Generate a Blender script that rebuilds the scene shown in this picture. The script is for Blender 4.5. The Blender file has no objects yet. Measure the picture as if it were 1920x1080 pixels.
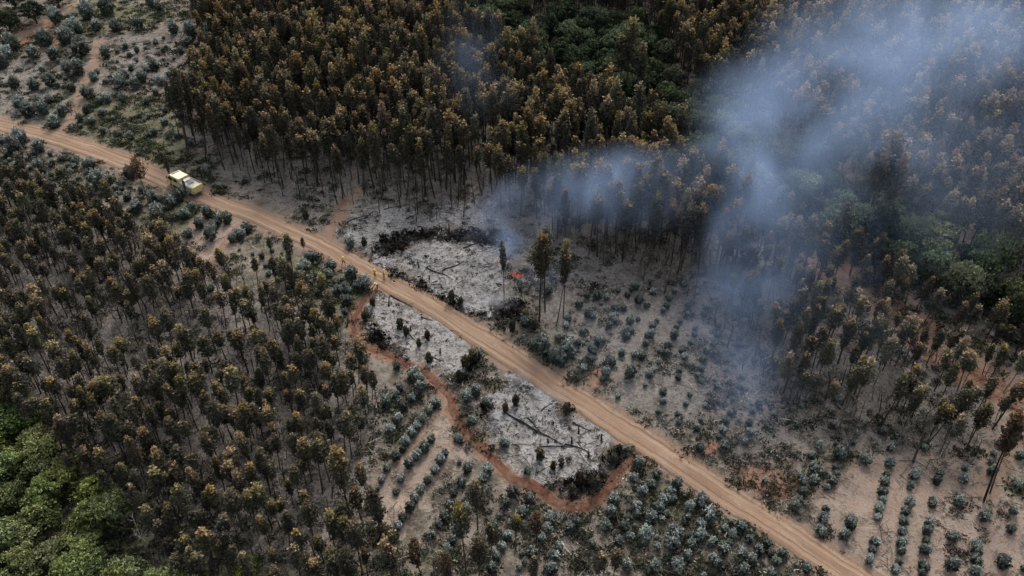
import bpy, math, random
import numpy as np
from mathutils import Vector, Matrix

# ---------------------------------------------------------------- camera, sky, sun, exposure
S = bpy.context.scene
COL = S.collection
PITCH = math.radians(35.0)
FPX = 1400.0
CAMZ = 71.7                      # height above the point of ground in the middle of the picture
Y0 = 102.4                       # its distance on the map
cam_d = bpy.data.cameras.new('camera'); cam = bpy.data.objects.new('camera', cam_d); COL.objects.link(cam)
cam.location = (0, 0, CAMZ); cam.rotation_euler = (math.radians(90) - PITCH, 0, 0)
cam_d.sensor_width = 36.0; cam_d.lens = 36.0 * FPX / 1920.0
cam_d.clip_start = 0.5; cam_d.clip_end = 3000
S.camera = cam
SUN_EL, SUN_AZ = math.radians(52), math.radians(12)      # light comes from beyond the forest, a little from the right
w = bpy.data.worlds.new('World'); S.world = w; w.use_nodes = True
nt = w.node_tree; bg = nt.nodes['Background']; sky = nt.nodes.new('ShaderNodeTexSky')
sky.sky_type = 'NISHITA'; sky.sun_disc = False; sky.sun_elevation = SUN_EL; sky.sun_rotation = SUN_AZ
sky.air_density = 1.4; sky.dust_density = 5.0; sky.ozone_density = 1.0
hs0 = nt.nodes.new('ShaderNodeHueSaturation'); hs0.inputs['Saturation'].default_value = .45     # thin overcast: a greyer sky
nt.links.new(sky.outputs[0], hs0.inputs['Color']); nt.links.new(hs0.outputs[0], bg.inputs[0]); bg.inputs[1].default_value = 0.15
sd = bpy.data.lights.new('sun', 'SUN'); sd.energy = 1.5; sd.angle = math.radians(22); sd.color = (1, .95, .88)
sun = bpy.data.objects.new('sun', sd); COL.objects.link(sun)
sv = Vector((math.sin(SUN_AZ) * math.cos(SUN_EL), math.cos(SUN_AZ) * math.cos(SUN_EL), math.sin(SUN_EL)))
sun.rotation_euler = sv.to_track_quat('Z', 'Y').to_euler()
S.view_settings.view_transform = 'Standard'; S.view_settings.look = 'None'
S.view_settings.exposure = 0.72; S.view_settings.gamma = 1.0; S.view_settings.use_curve_mapping = False
S.render.engine = 'CYCLES'
S.cycles.max_bounces = 5; S.cycles.diffuse_bounces = 2; S.cycles.transmission_bounces = 3; S.cycles.transparent_max_bounces = 8
S.cycles.volume_bounces = 1; S.cycles.volume_step_rate = 2.0; S.cycles.volume_max_steps = 256
S.cycles.use_denoising = True

rng = np.random.default_rng(11)
random.seed(11)

# ---------------------------------------------------------------- terrain
SL = math.tan(math.radians(11.0))
def hbase(x, y):
    x = np.asarray(x, float); y = np.asarray(y, float)
    yy = np.clip(y, -60, 330)
    z = SL * (yy - Y0) + 0.9 * np.sin(x * .045 + 1.0) * np.cos(y * .05) + 0.5 * np.sin(x * .11 + y * .07)
    return z
def unproj(px, py, alt=0.0):
    """The point of the ground (or ALT metres over it) that shows at this place of the photograph."""
    u = (px - 960) / FPX; v = (540 - py) / FPX
    d = np.array([u, math.cos(PITCH) + v * math.sin(PITCH), -math.sin(PITCH) + v * math.cos(PITCH)])
    t = 120.0
    for _ in range(30):
        g = float(hbase(d[0] * t, d[1] * t)) + alt
        gap = CAMZ + d[2] * t - g
        t += gap / (-d[2] + SL * d[1]) * .9
    return d * t + np.array([0, 0, CAMZ])
def proj(x, y, z):
    z = z - CAMZ
    dep = y * math.cos(PITCH) - z * math.sin(PITCH)
    up = y * math.sin(PITCH) + z * math.cos(PITCH)
    return 960 + FPX * x / dep, 540 - FPX * up / dep, FPX / dep
def wpoly(pts): return np.array([unproj(a, b)[:2] for a, b in pts])

def sdist(P, poly):
    """Signed distance in metres, positive inside the polygon."""
    x, y = P[:, 0], P[:, 1]; d = np.full(len(P), 1e9); ins = np.zeros(len(P), bool)
    n = len(poly)
    for i in range(n):
        a, b = poly[i], poly[(i + 1) % n]; e = b - a
        t = np.clip(((x - a[0]) * e[0] + (y - a[1]) * e[1]) / (e @ e + 1e-9), 0, 1)
        d = np.minimum(d, np.hypot(x - a[0] - t * e[0], y - a[1] - t * e[1]))
        c = ((a[1] > y) != (b[1] > y)) & (x < (b[0] - a[0]) * (y - a[1]) / (b[1] - a[1] + 1e-12) + a[0])
        ins ^= c
    return np.where(ins, d, -d)
def ldist(P, line):
    x, y = P[:, 0], P[:, 1]; d = np.full(len(P), 1e9)
    for i in range(len(line) - 1):
        a, b = line[i], line[i + 1]; e = b - a
        t = np.clip(((x - a[0]) * e[0] + (y - a[1]) * e[1]) / (e @ e + 1e-9), 0, 1)
        d = np.minimum(d, np.hypot(x - a[0] - t * e[0], y - a[1] - t * e[1]))
    return d
def lattice(x, y, f, seed):
    r = np.random.default_rng(seed).random((257, 257))
    X = x * f + 1000; Y = y * f + 1000; i = np.floor(X).astype(int); j = np.floor(Y).astype(int)
    u = X - i; v = Y - j; u = u * u * (3 - 2 * u); v = v * v * (3 - 2 * v)
    g = lambda a, b: r[a % 257, b % 257]
    return (g(i, j) * (1 - u) + g(i + 1, j) * u) * (1 - v) + (g(i, j + 1) * (1 - u) + g(i + 1, j + 1) * u) * v

ROAD = [(-160, 190), (-60, 214), (0, 233), (100, 258), (233, 303), (310, 337), (383, 369), (467, 401), (567, 444), (633, 477), (720, 526), (800, 568),
        (880, 617), (960, 668), (1040, 722), (1120, 772), (1200, 824), (1280, 876), (1380, 940), (1480, 1002), (1540, 1041), (1592, 1078), (1680, 1140), (1800, 1220)]
BREAK = [(706, 542), (676, 570), (663, 605), (672, 640), (705, 658), (755, 678), (800, 700), (836, 735), (850, 775), (875, 815), (905, 845),
         (940, 875), (965, 900), (1010, 920), (1050, 944), (1095, 948), (1130, 928), (1150, 895), (1175, 868), (1208, 842)]
TRACKS = [([(186, 78), (178, 120), (155, 165), (148, 200), (120, 242)], 1.5), ([(603, 452), (630, 420), (652, 385), (668, 360)], 1.1),
          ([(372, 60), (378, 120), (370, 170)], .9), ([(0, 88), (60, 55), (150, 2), (200, -30)], 1.6), ([(700, 905), (780, 830), (850, 735)], .5),
          ([(395, 500), (440, 440), (480, 400)], 1.2), ([(355, 430), (400, 385)], 1.0), ([(1150, 720), (1190, 650), (1215, 600)], .1),
          ([(1450, 430), (1530, 470), (1590, 540), (1660, 585), (1730, 640), (1830, 670), (1930, 730)], 1.6),
          ([(1850, 920), (1900, 820), (1960, 740)], 1.5)]
wroad, wbreak = wpoly(ROAD), wpoly(BREAK)
wtracks = [(wpoly(t), r) for t, r in TRACKS]
ASH = [[(643, 432), (690, 390), (740, 385), (800, 400), (850, 372), (915, 372), (930, 400), (900, 425), (790, 430), (720, 445), (690, 470), (655, 455)],
       [(700, 488), (745, 470), (800, 455), (880, 455), (955, 455), (950, 500), (960, 545), (930, 575), (890, 590), (850, 555), (800, 545), (770, 510)],
       [(695, 565), (735, 555), (780, 580), (830, 605), (885, 640), (895, 660), (860, 705), (800, 690), (775, 655), (740, 640), (700, 610)],
       [(930, 795), (920, 740), (960, 705), (1010, 725), (1060, 765), (1110, 785), (1168, 825), (1140, 850), (1120, 880), (1060, 890), (1020, 912), (980, 880), (950, 840)]]
CHAR = [[(685, 468), (760, 515), (850, 552), (905, 585), (890, 602), (820, 572), (740, 528), (690, 492)], [(690, 425), (760, 415), (830, 425), (930, 432), (975, 445), (960, 465), (870, 462), (790, 458), (740, 470), (720, 500), (690, 480)],
        [(870, 580), (930, 560), (990, 565), (975, 600), (900, 600)], [(690, 560), (715, 545), (790, 585), (905, 655), (890, 700), (860, 725), (850, 690), (880, 655), (780, 605), (720, 575)],
        [(680, 590), (700, 600), (755, 640), (765, 690), (720, 665), (690, 630)], [(900, 760), (960, 700), (1030, 720), (1080, 770), (1060, 800), (1010, 770), (960, 790), (945, 830), (910, 800)],
        [(1030, 890), (1090, 880), (1130, 860), (1180, 830), (1170, 870), (1130, 920), (1080, 935), (1040, 920)]]
BURN = [[(360, 240), (520, 200), (1000, 240), (1100, 400), (1000, 480), (960, 600), (880, 600), (780, 550), (640, 470), (560, 400), (460, 360), (380, 320)],
        [(1050, 400), (1450, 440), (1480, 700), (1400, 800), (1250, 820), (1100, 720), (1020, 600)], [(1450, 620), (1700, 660), (1860, 760), (1780, 850), (1560, 850), (1400, 820)],
        [(0, 380), (200, 420), (420, 520), (640, 600), (720, 720), (700, 900), (640, 1080), (500, 1080), (300, 980), (100, 800), (0, 640)],
        [(0, 120), (90, 100), (130, 200), (100, 240), (0, 220)], [(210, 60), (330, 70), (340, 150), (220, 150)]]
RED = [[(890, 575), (950, 572), (955, 592), (905, 598)], [(1095, 690), (1130, 685), (1135, 725), (1105, 730)], [(1318, 832), (1350, 828), (1362, 852), (1335, 866), (1318, 852)],
       [(1370, 870), (1440, 868), (1500, 900), (1480, 940), (1400, 915)], [(1480, 470), (1560, 460), (1760, 610), (1930, 720), (1930, 790), (1750, 690), (1600, 560), (1500, 540)],
       [(0, 70), (100, 30), (140, 70), (70, 95), (0, 100)], [(655, 380), (640, 440), (600, 455), (640, 370)], [(135, 815), (155, 815), (155, 835), (135, 835)]]
TAN = [[(1500, 930), (1560, 870), (1660, 840), (1780, 830), (1860, 900), (1940, 960), (1940, 1140), (1680, 1120), (1570, 1010)], [(1840, 730), (1930, 700), (1930, 860), (1860, 900), (1830, 820)],
       [(700, 900), (780, 820), (850, 760), (870, 850), (800, 950), (740, 1010), (700, 990)], [(330, 450), (460, 390), (470, 430), (380, 520)]]
GRASS = [[(60, 250), (110, 160), (200, 180), (330, 190), (350, 280), (470, 330), (430, 350), (300, 320), (180, 280)], [(130, 0), (230, 0), (360, 30), (200, 60), (100, 70)],
         [(250, 380), (330, 360), (390, 380), (350, 430), (260, 420)], [(1850, 860), (1940, 850), (1940, 1000), (1850, 960)], [(560, 480), (650, 510), (690, 560), (660, 600), (560, 560), (480, 440)],
         [(0, 660), (200, 840), (400, 1000), (600, 1060), (600, 1200), (-100, 1200), (-100, 700)], [(1240, 900), (1300, 930), (1360, 1000), (1280, 1020), (1200, 960)],
         [(1000, 620), (1110, 650), (1180, 740), (1080, 700)]]
def field(polys, P, soft=2.5):
    d = np.full(len(P), -1e9)
    for p in polys: d = np.maximum(d, sdist(P, wpoly(p)))
    return np.clip(.5 + d / (2 * soft), 0, 1)

def hground(x, y):
    P_ = np.atleast_2d(np.stack([np.asarray(x, float), np.asarray(y, float)], -1))
    fl = np.clip(np.minimum(ldist(P_, wroad) - 2.3, ldist(P_, wbreak) - 1.2) / 1.5, 0, 1) * (np.abs(P_[:, 0]) < 170)
    rl = (lattice(P_[:, 0], P_[:, 1], .35, 1) - .5) * .5 + (lattice(P_[:, 0], P_[:, 1], .9, 2) - .5) * .28
    z = hbase(P_[:, 0], P_[:, 1]) + rl * fl - .04 * (fl < .02)
    return z if np.ndim(x) else float(z[0])
# ---------------------------------------------------------------- mesh helpers
class MB:
    def __init__(s): s.v = []; s.f = []; s.m = []; s.n = 0; s.att = []
    def add(s, V, F, mat=0, att=None):
        V = np.asarray(V, float); s.v.append(V)
        s.f += [tuple(int(i) + s.n for i in f) for f in F]; s.m += [mat] * len(F)
        s.att.append(np.zeros((len(V), 2)) if att is None else np.asarray(att, float)); s.n += len(V)
    def box(s, c, d, mat=0, bev=0.0):
        x, y, z = [k / 2 for k in d]
        if bev:
            b = min(bev, x * .9, y * .9, z * .9); V = []; 
            for sz in (-1, 1):
                for ins, zz in ((b, z), (0, z - b)) if sz > 0 else ((0, z - b), (b, z)):
                    for sx, sy in ((-1, -1), (1, -1), (1, 1), (-1, 1)): V.append((c[0] + sx * (x - ins), c[1] + sy * (y - ins), c[2] + sz * zz))
            # rings: 0 low-wide,1 low-narrow,2 high-narrow,3 high-wide
            R = [V[4:8], V[0:4], V[12:16], V[8:12]]
            R = [R[0], R[1], R[2], R[3]]
            R.sort(key=lambda r: (r[0][2]))
            V = [p for r in R for p in r]
            F = [(3, 2, 1, 0), (12, 13, 14, 15)]
            for k in range(3):
                for i in range(4): j = (i + 1) % 4; F.append((4 * k + i, 4 * k + j, 4 * k + 4 + j, 4 * k + 4 + i))
        else:
            V = [(c[0] + sx * x, c[1] + sy * y, c[2] + sz * z) for sz in (-1, 1) for sx, sy in ((-1, -1), (1, -1), (1, 1), (-1, 1))]
            F = [(3, 2, 1, 0), (4, 5, 6, 7), (0, 1, 5, 4), (1, 2, 6, 5), (2, 3, 7, 6), (3, 0, 4, 7)]
        s.add(V, F, mat)
    def prism(s, prof, y0, y1, mat=0):
        n = len(prof); V = [(x, y0, z) for x, z in prof] + [(x, y1, z) for x, z in prof]
        F = [tuple(range(n)), tuple(range(2 * n - 1, n - 1, -1))] + [(i, i + n, (i + 1) % n + n, (i + 1) % n) for i in range(n)]
        s.add(V, F, mat)
    def tube(s, P, R, n=6, mat=0, att=None, caps=True):
        P = [Vector(p) for p in P]; V = []
        for i, p in enumerate(P):
            t = (P[min(i + 1, len(P) - 1)] - P[max(i - 1, 0)]).normalized()
            a = t.orthogonal().normalized() if i == 0 else (a - t * a.dot(t)).normalized()
            b = t.cross(a)
            for k in range(n):
                q = 2 * math.pi * k / n; V.append(p + (a * math.cos(q) + b * math.sin(q)) * R[i])
        F = [(i * n + k, i * n + (k + 1) % n, (i + 1) * n + (k + 1) % n, (i + 1) * n + k) for i in range(len(P) - 1) for k in range(n)]
        if caps: F += [tuple(range(n - 1, -1, -1)), tuple(range((len(P) - 1) * n, len(P) * n))]
        s.add([tuple(v) for v in V], F, mat, None if att is None else np.tile(att, (len(V), 1)))
    def lathe(s, prof, c, axis='y', n=20, mat=0):
        V = []; 
        for r, t in prof:
            for k in range(n):
                q = 2 * math.pi * k / n; a, b = r * math.cos(q), r * math.sin(q)
                V.append((c[0] + a, c[1] + t, c[2] + b) if axis == 'y' else (c[0] + a, c[1] + b, c[2] + t))
        m = len(prof)
        F = [(i * n + k, (i + 1) * n + k, (i + 1) * n + (k + 1) % n, i * n + (k + 1) % n) for i in range(m - 1) for k in range(n)]
        s.add(V, F, mat)
    def leaves(s, C, size, g, h, mat=0, up=0.0, asp=.6):
        """One lozenge leaf spray per centre."""
        N = len(C); u = g.normal(size=(N, 3)); u[:, 2] *= 1 - up; u /= np.linalg.norm(u, axis=1)[:, None]
        w_ = g.normal(size=(N, 3)); v = np.cross(u, w_); v /= np.linalg.norm(v, axis=1)[:, None]
        L = size * g.uniform(.6, 1.25, N)[:, None]; u = u * L; v = v * L * asp
        V = np.stack([C + u, C + v, C - u, C - v], 1).reshape(-1, 3)
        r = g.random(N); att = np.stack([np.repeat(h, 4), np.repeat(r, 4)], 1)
        s.add(V, [(4 * i, 4 * i + 1, 4 * i + 2, 4 * i + 3) for i in range(N)], mat, att)
    def mesh(s, name, mats, smooth=False):
        me = bpy.data.meshes.new(name)
        me.from_pydata(np.concatenate(s.v).tolist(), [], s.f)
        for m in mats: me.materials.append(m)
        me.polygons.foreach_set('material_index', s.m)
        if smooth: me.polygons.foreach_set('use_smooth', [True] * len(s.f))
        A = np.concatenate(s.att)
        for k, nm in enumerate(('hgt', 'rnd')):
            a = me.attributes.new(nm, 'FLOAT', 'POINT'); a.data.foreach_set('value', A[:, k].astype(np.float32))
        me.update(); return me
def ob(name, me, parent=None, loc=None):
    o = bpy.data.objects.new(name, me); COL.objects.link(o); o.parent = parent
    if loc is not None: o.location = loc
    return o
def tag(o, label=None, cat=None, group=None, kind=None):
    for k, v in (('label', label), ('category', cat), ('group', group), ('kind', kind)):
        if v: o[k] = v
    return o
def empty(name, loc, rz=0, sc=(1, 1, 1), tilt=(0, 0)):
    e = bpy.data.objects.new(name, None); COL.objects.link(e); e.location = loc; e.rotation_euler = (tilt[0], tilt[1], rz); e.scale = sc
    e.empty_display_size = .3; return e

# ---------------------------------------------------------------- materials
class NB:
    def __init__(s, name):
        s.m = bpy.data.materials.new(name); s.m.use_nodes = True; s.t = s.m.node_tree; s.t.nodes.clear()
        s.out = s.n('OutputMaterial')
    def n(s, typ, **kw):
        x = s.t.nodes.new('ShaderNode' + typ)
        for k, v in kw.items(): setattr(x, k, v)
        return x
    def set(s, node, i, v):
        if hasattr(v, 'is_output') or isinstance(v, bpy.types.NodeSocket): s.t.links.new(v, node.inputs[i])
        else:
            if isinstance(v, tuple) and len(v) == 3 and node.inputs[i].type == 'RGBA': v = (*v, 1)
            node.inputs[i].default_value = v
    def math(s, op, a, b=0.0, c=None, clamp=False):
        x = s.n('Math', operation=op, use_clamp=clamp); s.set(x, 0, a); s.set(x, 1, b)
        if c is not None: s.set(x, 2, c)
        return x.outputs[0]
    def mix(s, f, a, b, mode='MIX'):
        x = s.n('Mix', data_type='RGBA', blend_type=mode); s.set(x, 0, f); s.set(x, 6, a); s.set(x, 7, b); return x.outputs[2]
    def ramp(s, v, lo, hi):
        x = s.n('MapRange', interpolation_type='SMOOTHSTEP'); s.set(x, 0, v); s.set(x, 1, lo); s.set(x, 2, hi); return x.outputs[0]
    def att(s, name): x = s.n('Attribute', attribute_name=name); return x.outputs['Fac']
    def noise(s, scale, det=4, rough=.6, vec=None, dist=0.0):
        x = s.n('TexNoise'); x.inputs['Scale'].default_value = scale; x.inputs['Detail'].default_value = det
        x.inputs['Roughness'].default_value = rough; x.inputs['Distortion'].default_value = dist
        if vec is not None: s.t.links.new(vec, x.inputs['Vector'])
        return x.outputs['Fac']
    def bsdf(s, col, rough=.9, spec=.15, metal=0.0, bump=None, bs=.5, bd=.1, emis=None, es=0):
        x = s.n('BsdfPrincipled'); s.set(x, 'Base Color', col); s.set(x, 'Roughness', rough); s.set(x, 'Specular IOR Level', spec); s.set(x, 'Metallic', metal)
        if bump is not None:
            b = s.n('Bump'); s.set(b, 'Height', bump); b.inputs['Strength'].default_value = bs; b.inputs['Distance'].default_value = bd
            s.t.links.new(b.outputs[0], x.inputs['Normal'])
        if emis: s.set(x, 'Emission Color', emis); s.set(x, 'Emission Strength', es)
        s.t.links.new(x.outputs[0], s.out.inputs[0]); return s.m
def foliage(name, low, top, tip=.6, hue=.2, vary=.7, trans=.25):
    """Leaf sprays: LOW colour, TOP colour higher up, for tip tint and painted-in lit tops (attribute hgt runs 0..1 up the crown)."""
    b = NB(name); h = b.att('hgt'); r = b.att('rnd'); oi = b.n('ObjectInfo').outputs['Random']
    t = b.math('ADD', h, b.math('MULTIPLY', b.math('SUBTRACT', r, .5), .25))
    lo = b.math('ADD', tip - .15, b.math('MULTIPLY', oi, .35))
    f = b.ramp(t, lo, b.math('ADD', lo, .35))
    c = b.mix(f, low, top)  # brighter upward: the leaves' tip tint, with lit crown tops painted in
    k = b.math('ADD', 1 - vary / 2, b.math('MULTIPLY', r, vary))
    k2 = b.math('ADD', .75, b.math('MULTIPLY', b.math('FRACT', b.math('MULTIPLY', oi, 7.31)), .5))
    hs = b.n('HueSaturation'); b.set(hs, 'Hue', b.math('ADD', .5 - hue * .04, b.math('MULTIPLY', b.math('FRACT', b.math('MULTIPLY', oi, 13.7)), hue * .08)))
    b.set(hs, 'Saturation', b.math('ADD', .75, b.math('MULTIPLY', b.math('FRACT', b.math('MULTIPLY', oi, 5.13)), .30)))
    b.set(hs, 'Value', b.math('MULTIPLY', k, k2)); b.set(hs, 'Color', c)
    d = b.n('BsdfDiffuse'); b.set(d, 'Color', hs.outputs[0]); tr = b.n('BsdfTranslucent'); b.set(tr, 'Color', hs.outputs[0])
    mx = b.n('MixShader'); mx.inputs[0].default_value = trans
    b.t.links.new(d.outputs[0], mx.inputs[1]); b.t.links.new(tr.outputs[0], mx.inputs[2]); b.t.links.new(mx.outputs[0], b.out.inputs[0]); return b.m
def plain(name, col, rough=.6, spec=.3, metal=0.0, dirt=None, emis=None, es=0, scale=3.0):
    b = NB(name); c = col
    if dirt: 
        tc = b.n('TexCoord').outputs['Object']; n = b.noise(scale, 5, .65, tc); c = b.mix(b.ramp(n, .42, .72), col, dirt)
    return b.bsdf(c, rough, spec, metal, emis=emis, es=es)
def bark(name, a, c, sc=2.0):
    b = NB(name); tc = b.n('TexCoord').outputs['Object']; mp = b.n('Mapping'); mp.inputs['Scale'].default_value = (3, 3, .5); b.t.links.new(tc, mp.inputs[0])
    n = b.noise(sc, 4, .6, mp.outputs[0]); oi = b.n('ObjectInfo').outputs['Random']
    col = b.mix(b.ramp(n, .35, .65), a, c)
    hs = b.n('HueSaturation'); b.set(hs, 'Value', b.math('ADD', .6, b.math('MULTIPLY', oi, .8))); b.set(hs, 'Color', col)
    return b.bsdf(hs.outputs[0], .9, .1)

M = {}
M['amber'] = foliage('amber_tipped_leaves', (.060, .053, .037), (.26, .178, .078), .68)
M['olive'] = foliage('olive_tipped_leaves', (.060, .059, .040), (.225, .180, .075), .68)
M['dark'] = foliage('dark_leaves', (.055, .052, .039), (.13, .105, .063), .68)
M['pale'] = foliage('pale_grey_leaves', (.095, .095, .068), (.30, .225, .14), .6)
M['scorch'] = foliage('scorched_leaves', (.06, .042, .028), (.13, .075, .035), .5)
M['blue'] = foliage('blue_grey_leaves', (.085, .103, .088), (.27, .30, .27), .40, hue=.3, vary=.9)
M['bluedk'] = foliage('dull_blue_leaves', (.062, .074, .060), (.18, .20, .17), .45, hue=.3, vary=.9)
M['green'] = foliage('bright_green_leaves', (.055, .072, .024), (.165, .195, .066), .5, hue=.8, vary=1.0)
M['evergreen'] = foliage('dark_evergreen_leaves', (.027, .038, .022), (.088, .112, .058), .55, hue=.7)
M['midgreen'] = foliage('mid_green_leaves', (.044, .058, .032), (.135, .162, .085), .5, hue=.7)
M['yellow'] = foliage('yellow_green_leaves', (.05, .07, .02), (.22, .21, .05), .4)
M['twig'] = foliage('dry_twigs', (.17, .15, .125), (.27, .24, .20), .5, hue=.2)
M['herb'] = foliage('low_herbs', (.035, .042, .022), (.085, .095, .048), .5, hue=.8)
M['brush'] = foliage('dead_brush', (.034, .028, .022), (.085, .068, .052), .5, hue=.4)
M['straw'] = foliage('dry_straw', (.17, .145, .11), (.34, .295, .23), .5, hue=.2)
M['charleaf'] = foliage('charred_leaves', (.010, .009, .008), (.030, .026, .022), .5, hue=.1)
M['bark_dark'] = bark('dark_bark', (.035, .028, .022), (.075, .062, .052))
M['bark_pale'] = bark('pale_bark', (.10, .085, .07), (.27, .24, .21))
M['char'] = bark('charred_wood', (.008, .008, .008), (.035, .032, .030))
M['logpale'] = bark('weathered_log', (.22, .19, .16), (.42, .38, .33))

# ---- ground material
b = NB('forest_ground'); P = b.n('NewGeometry').outputs['Position']
n_big = b.noise(.07, 5, .6, P); n_mid = b.noise(.45, 5, .65, P, .6); n_f = b.noise(2.6, 5, .7, P, .4); n_ff = b.noise(9, 3, .7, P)
def streak(rot, sc):
    mp = b.n('Mapping'); mp.inputs['Rotation'].default_value = (0, 0, rot); mp.inputs['Scale'].default_value = sc; b.t.links.new(P, mp.inputs[0])
    return b.noise(1.0, 3, .6, mp.outputs[0], .5)
s1 = b.ramp(streak(.9, (.55, 6, 1)), .60, .68); s2 = b.ramp(streak(2.2, (.5, 5.5, 1)), .61, .69); s3 = b.ramp(streak(0.1, (.45, 5, 1)), .62, .7)
sticks = b.math('MAXIMUM', s1, b.math('MAXIMUM', s2, s3))
def zone(name, amt=.9):
    a = b.att(name)
    t = b.math('ADD', a, b.math('ADD', b.math('MULTIPLY', b.math('SUBTRACT', n_mid, .5), amt), b.math('MULTIPLY', b.math('SUBTRACT', n_f, .5), amt * .7)))
    return b.ramp(t, .42, .60)
c = b.mix(b.ramp(n_mid, .35, .65), (.125, .103, .082), (.245, .212, .178))
c = b.mix(b.math('MULTIPLY', b.ramp(n_big, .52, .66), .5), c, (.085, .092, .050))
c = b.mix(b.math('MULTIPLY', zone('grass', 1.5), .75), c, b.mix(b.ramp(n_f, .35, .65), (.080, .092, .045), (.185, .168, .105)))
c = b.mix(b.math('MULTIPLY', zone('tan', 1.1), .85), c, b.mix(b.ramp(n_f, .35, .65), b.mix(b.ramp(n_mid, .3, .7), (.36, .23, .17), (.29, .205, .158)), (.31, .265, .225)))
c = b.mix(b.math('MULTIPLY', zone('burn', 1.2), .8), c, b.mix(b.ramp(n_f, .3, .7), (.105, .095, .087), (.275, .248, .228)))
c = b.mix(b.math('MULTIPLY', zone('red', 1.1), .9), c, b.mix(b.ramp(n_mid, .3, .7), (.20, .095, .058), (.27, .155, .105)))
c = b.mix(b.math('MULTIPLY', zone('track', .5), .85), c, b.mix(b.ramp(n_mid, .3, .7), (.29, .20, .145), (.21, .145, .11)))
c = b.mix(b.math('MULTIPLY', sticks, b.math('SUBTRACT', .55, b.math('MULTIPLY', b.att('track'), .5))), c, (.26, .235, .21))
c = b.mix(zone('char', 2.0), c, b.mix(b.ramp(n_f, .4, .7), (.016, .015, .015), (.060, .055, .052)))
ashc = b.mix(b.ramp(n_mid, .32, .62), (.225, .212, .203), (.36, .345, .333))
ashc = b.mix(b.ramp(n_f, .53, .64), ashc, (.075, .068, .064))
ashc = b.mix(b.ramp(b.noise(.9, 4, .7, P, 1.0), .56, .64), ashc, (.055, .050, .047))
ashc = b.mix(b.math('MULTIPLY', b.ramp(streak(1.0, (.35, 3, 1)), .55, .66), .6), ashc, (.12, .11, .105))
ashc = b.mix(b.ramp(b.noise(.28, 5, .7, P, 1.4), .57, .65), ashc, (.085, .078, .072))
c = b.mix(zone('ash', 2.2), c, ashc)
c = b.mix(b.math('MULTIPLY', b.ramp(b.noise(1.4, 6, .75, P, .8), .50, .62), b.math('SUBTRACT', .62, b.math('MULTIPLY', b.att('track'), .5))), c, b.mix(1.0, c, (.42, .40, .36), 'MULTIPLY'))
c = b.mix(b.math('MULTIPLY', b.ramp(n_ff, .35, .65), .35), c, b.mix(1.0, c, (.45, .43, .42), 'MULTIPLY'))
b.bsdf(c, .95, .1, bump=b.math('ADD', n_f, b.math('MULTIPLY', n_ff, .5)), bs=.8, bd=.25)
M['ground'] = b.m
def soil(name, c1, c2, c3, ru=.9, ruts=.35, ms=(.10, 5, 1)):
    b = NB(name); uv = b.n('UVMap', uv_map='UVMap').outputs[0]; P = b.n('NewGeometry').outputs['Position']
    mp = b.n('Mapping'); mp.inputs['Scale'].default_value = ms; b.t.links.new(uv, mp.inputs[0])
    st = b.noise(1, 4, .55, mp.outputs[0], .4); nm = b.noise(.35, 4, .6, P); nf = b.noise(3.5, 5, .7, P)
    c = b.mix(b.ramp(st, .38, .62), c1, c2); c = b.mix(b.math('MULTIPLY', b.ramp(nm, .46, .64), .7), c, c3); c = b.mix(b.math('MULTIPLY', b.ramp(b.noise(.9, 5, .7, P, 1.0), .52, .66), .5), c, (.17, .125, .095))
    c = b.mix(b.math('MULTIPLY', b.ramp(nf, .5, .75), .45), c, b.mix(1.0, c, (.55, .5, .47), 'MULTIPLY'))
    v = b.n('SeparateXYZ'); b.t.links.new(uv, v.inputs[0]); d = b.math('ABSOLUTE', b.math('SUBTRACT', v.outputs[1], .5))
    rut = b.math('SUBTRACT', 1.0, b.ramp(b.math('ABSOLUTE', b.math('SUBTRACT', d, .23)), .03, .09))
    c = b.mix(b.math('MULTIPLY', rut, ruts), c, c2)
    edge = b.ramp(b.math('ADD', d, b.math('MULTIPLY', b.math('SUBTRACT', nf, .5), .25)), .38, .47)
    c = b.mix(b.math('MULTIPLY', edge, .75), c, (.125, .09, .068))
    h = b.math('SUBTRACT', b.math('ADD', st, b.math('MULTIPLY', nf, .6)), b.math('MULTIPLY', rut, ruts * 2))
    return b.bsdf(c, ru, .12, bump=h, bs=.7, bd=.15)
M['road'] = soil('dirt_road_soil', (.19, .122, .082), (.265, .185, .130), (.235, .145, .094))
M['break'] = soil('turned_red_soil', (.070, .030, .020), (.110, .050, .032), (.15, .09, .062), ruts=0.0, ms=(.9, 1.6, 1))

# ---------------------------------------------------------------- ground sheet
core_x = np.arange(-150, 150.01, .55); core_y = np.arange(28, 235.01, .55)
def grow(a, lim):
    out = []; st = .55; p = a
    while abs(p) < lim or (p > 0) != (lim > 0):
        st *= 1.18; p += math.copysign(st, lim - a); out.append(p)
        if abs(p) > abs(lim) and (p > 0) == (lim > 0): break
    return out
gx = np.array(sorted(grow(-150, -1500)) + list(core_x) + grow(150, 1500))
gy = np.array(sorted(grow(28, -500)) + list(core_y) + grow(235, 2500))
X, Y = np.meshgrid(gx, gy); Pg = np.stack([X.ravel(), Y.ravel()], 1)
near = (np.abs(Pg[:, 0]) < 175) & (Pg[:, 1] > 20) & (Pg[:, 1] < 250)
Pn = Pg[near]
att = {k: np.zeros(len(Pg), np.float32) for k in ('ash', 'char', 'burn', 'red', 'tan', 'grass', 'track')}
att['ash'][near] = field(ASH, Pn, 3.2); att['char'][near] = field(CHAR, Pn, 2.6); att['burn'][near] = field(BURN, Pn, 6)
att['red'][near] = field(RED, Pn, 2.0); att['tan'][near] = field(TAN, Pn, 5); att['grass'][near] = field(GRASS, Pn, 6)
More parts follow.
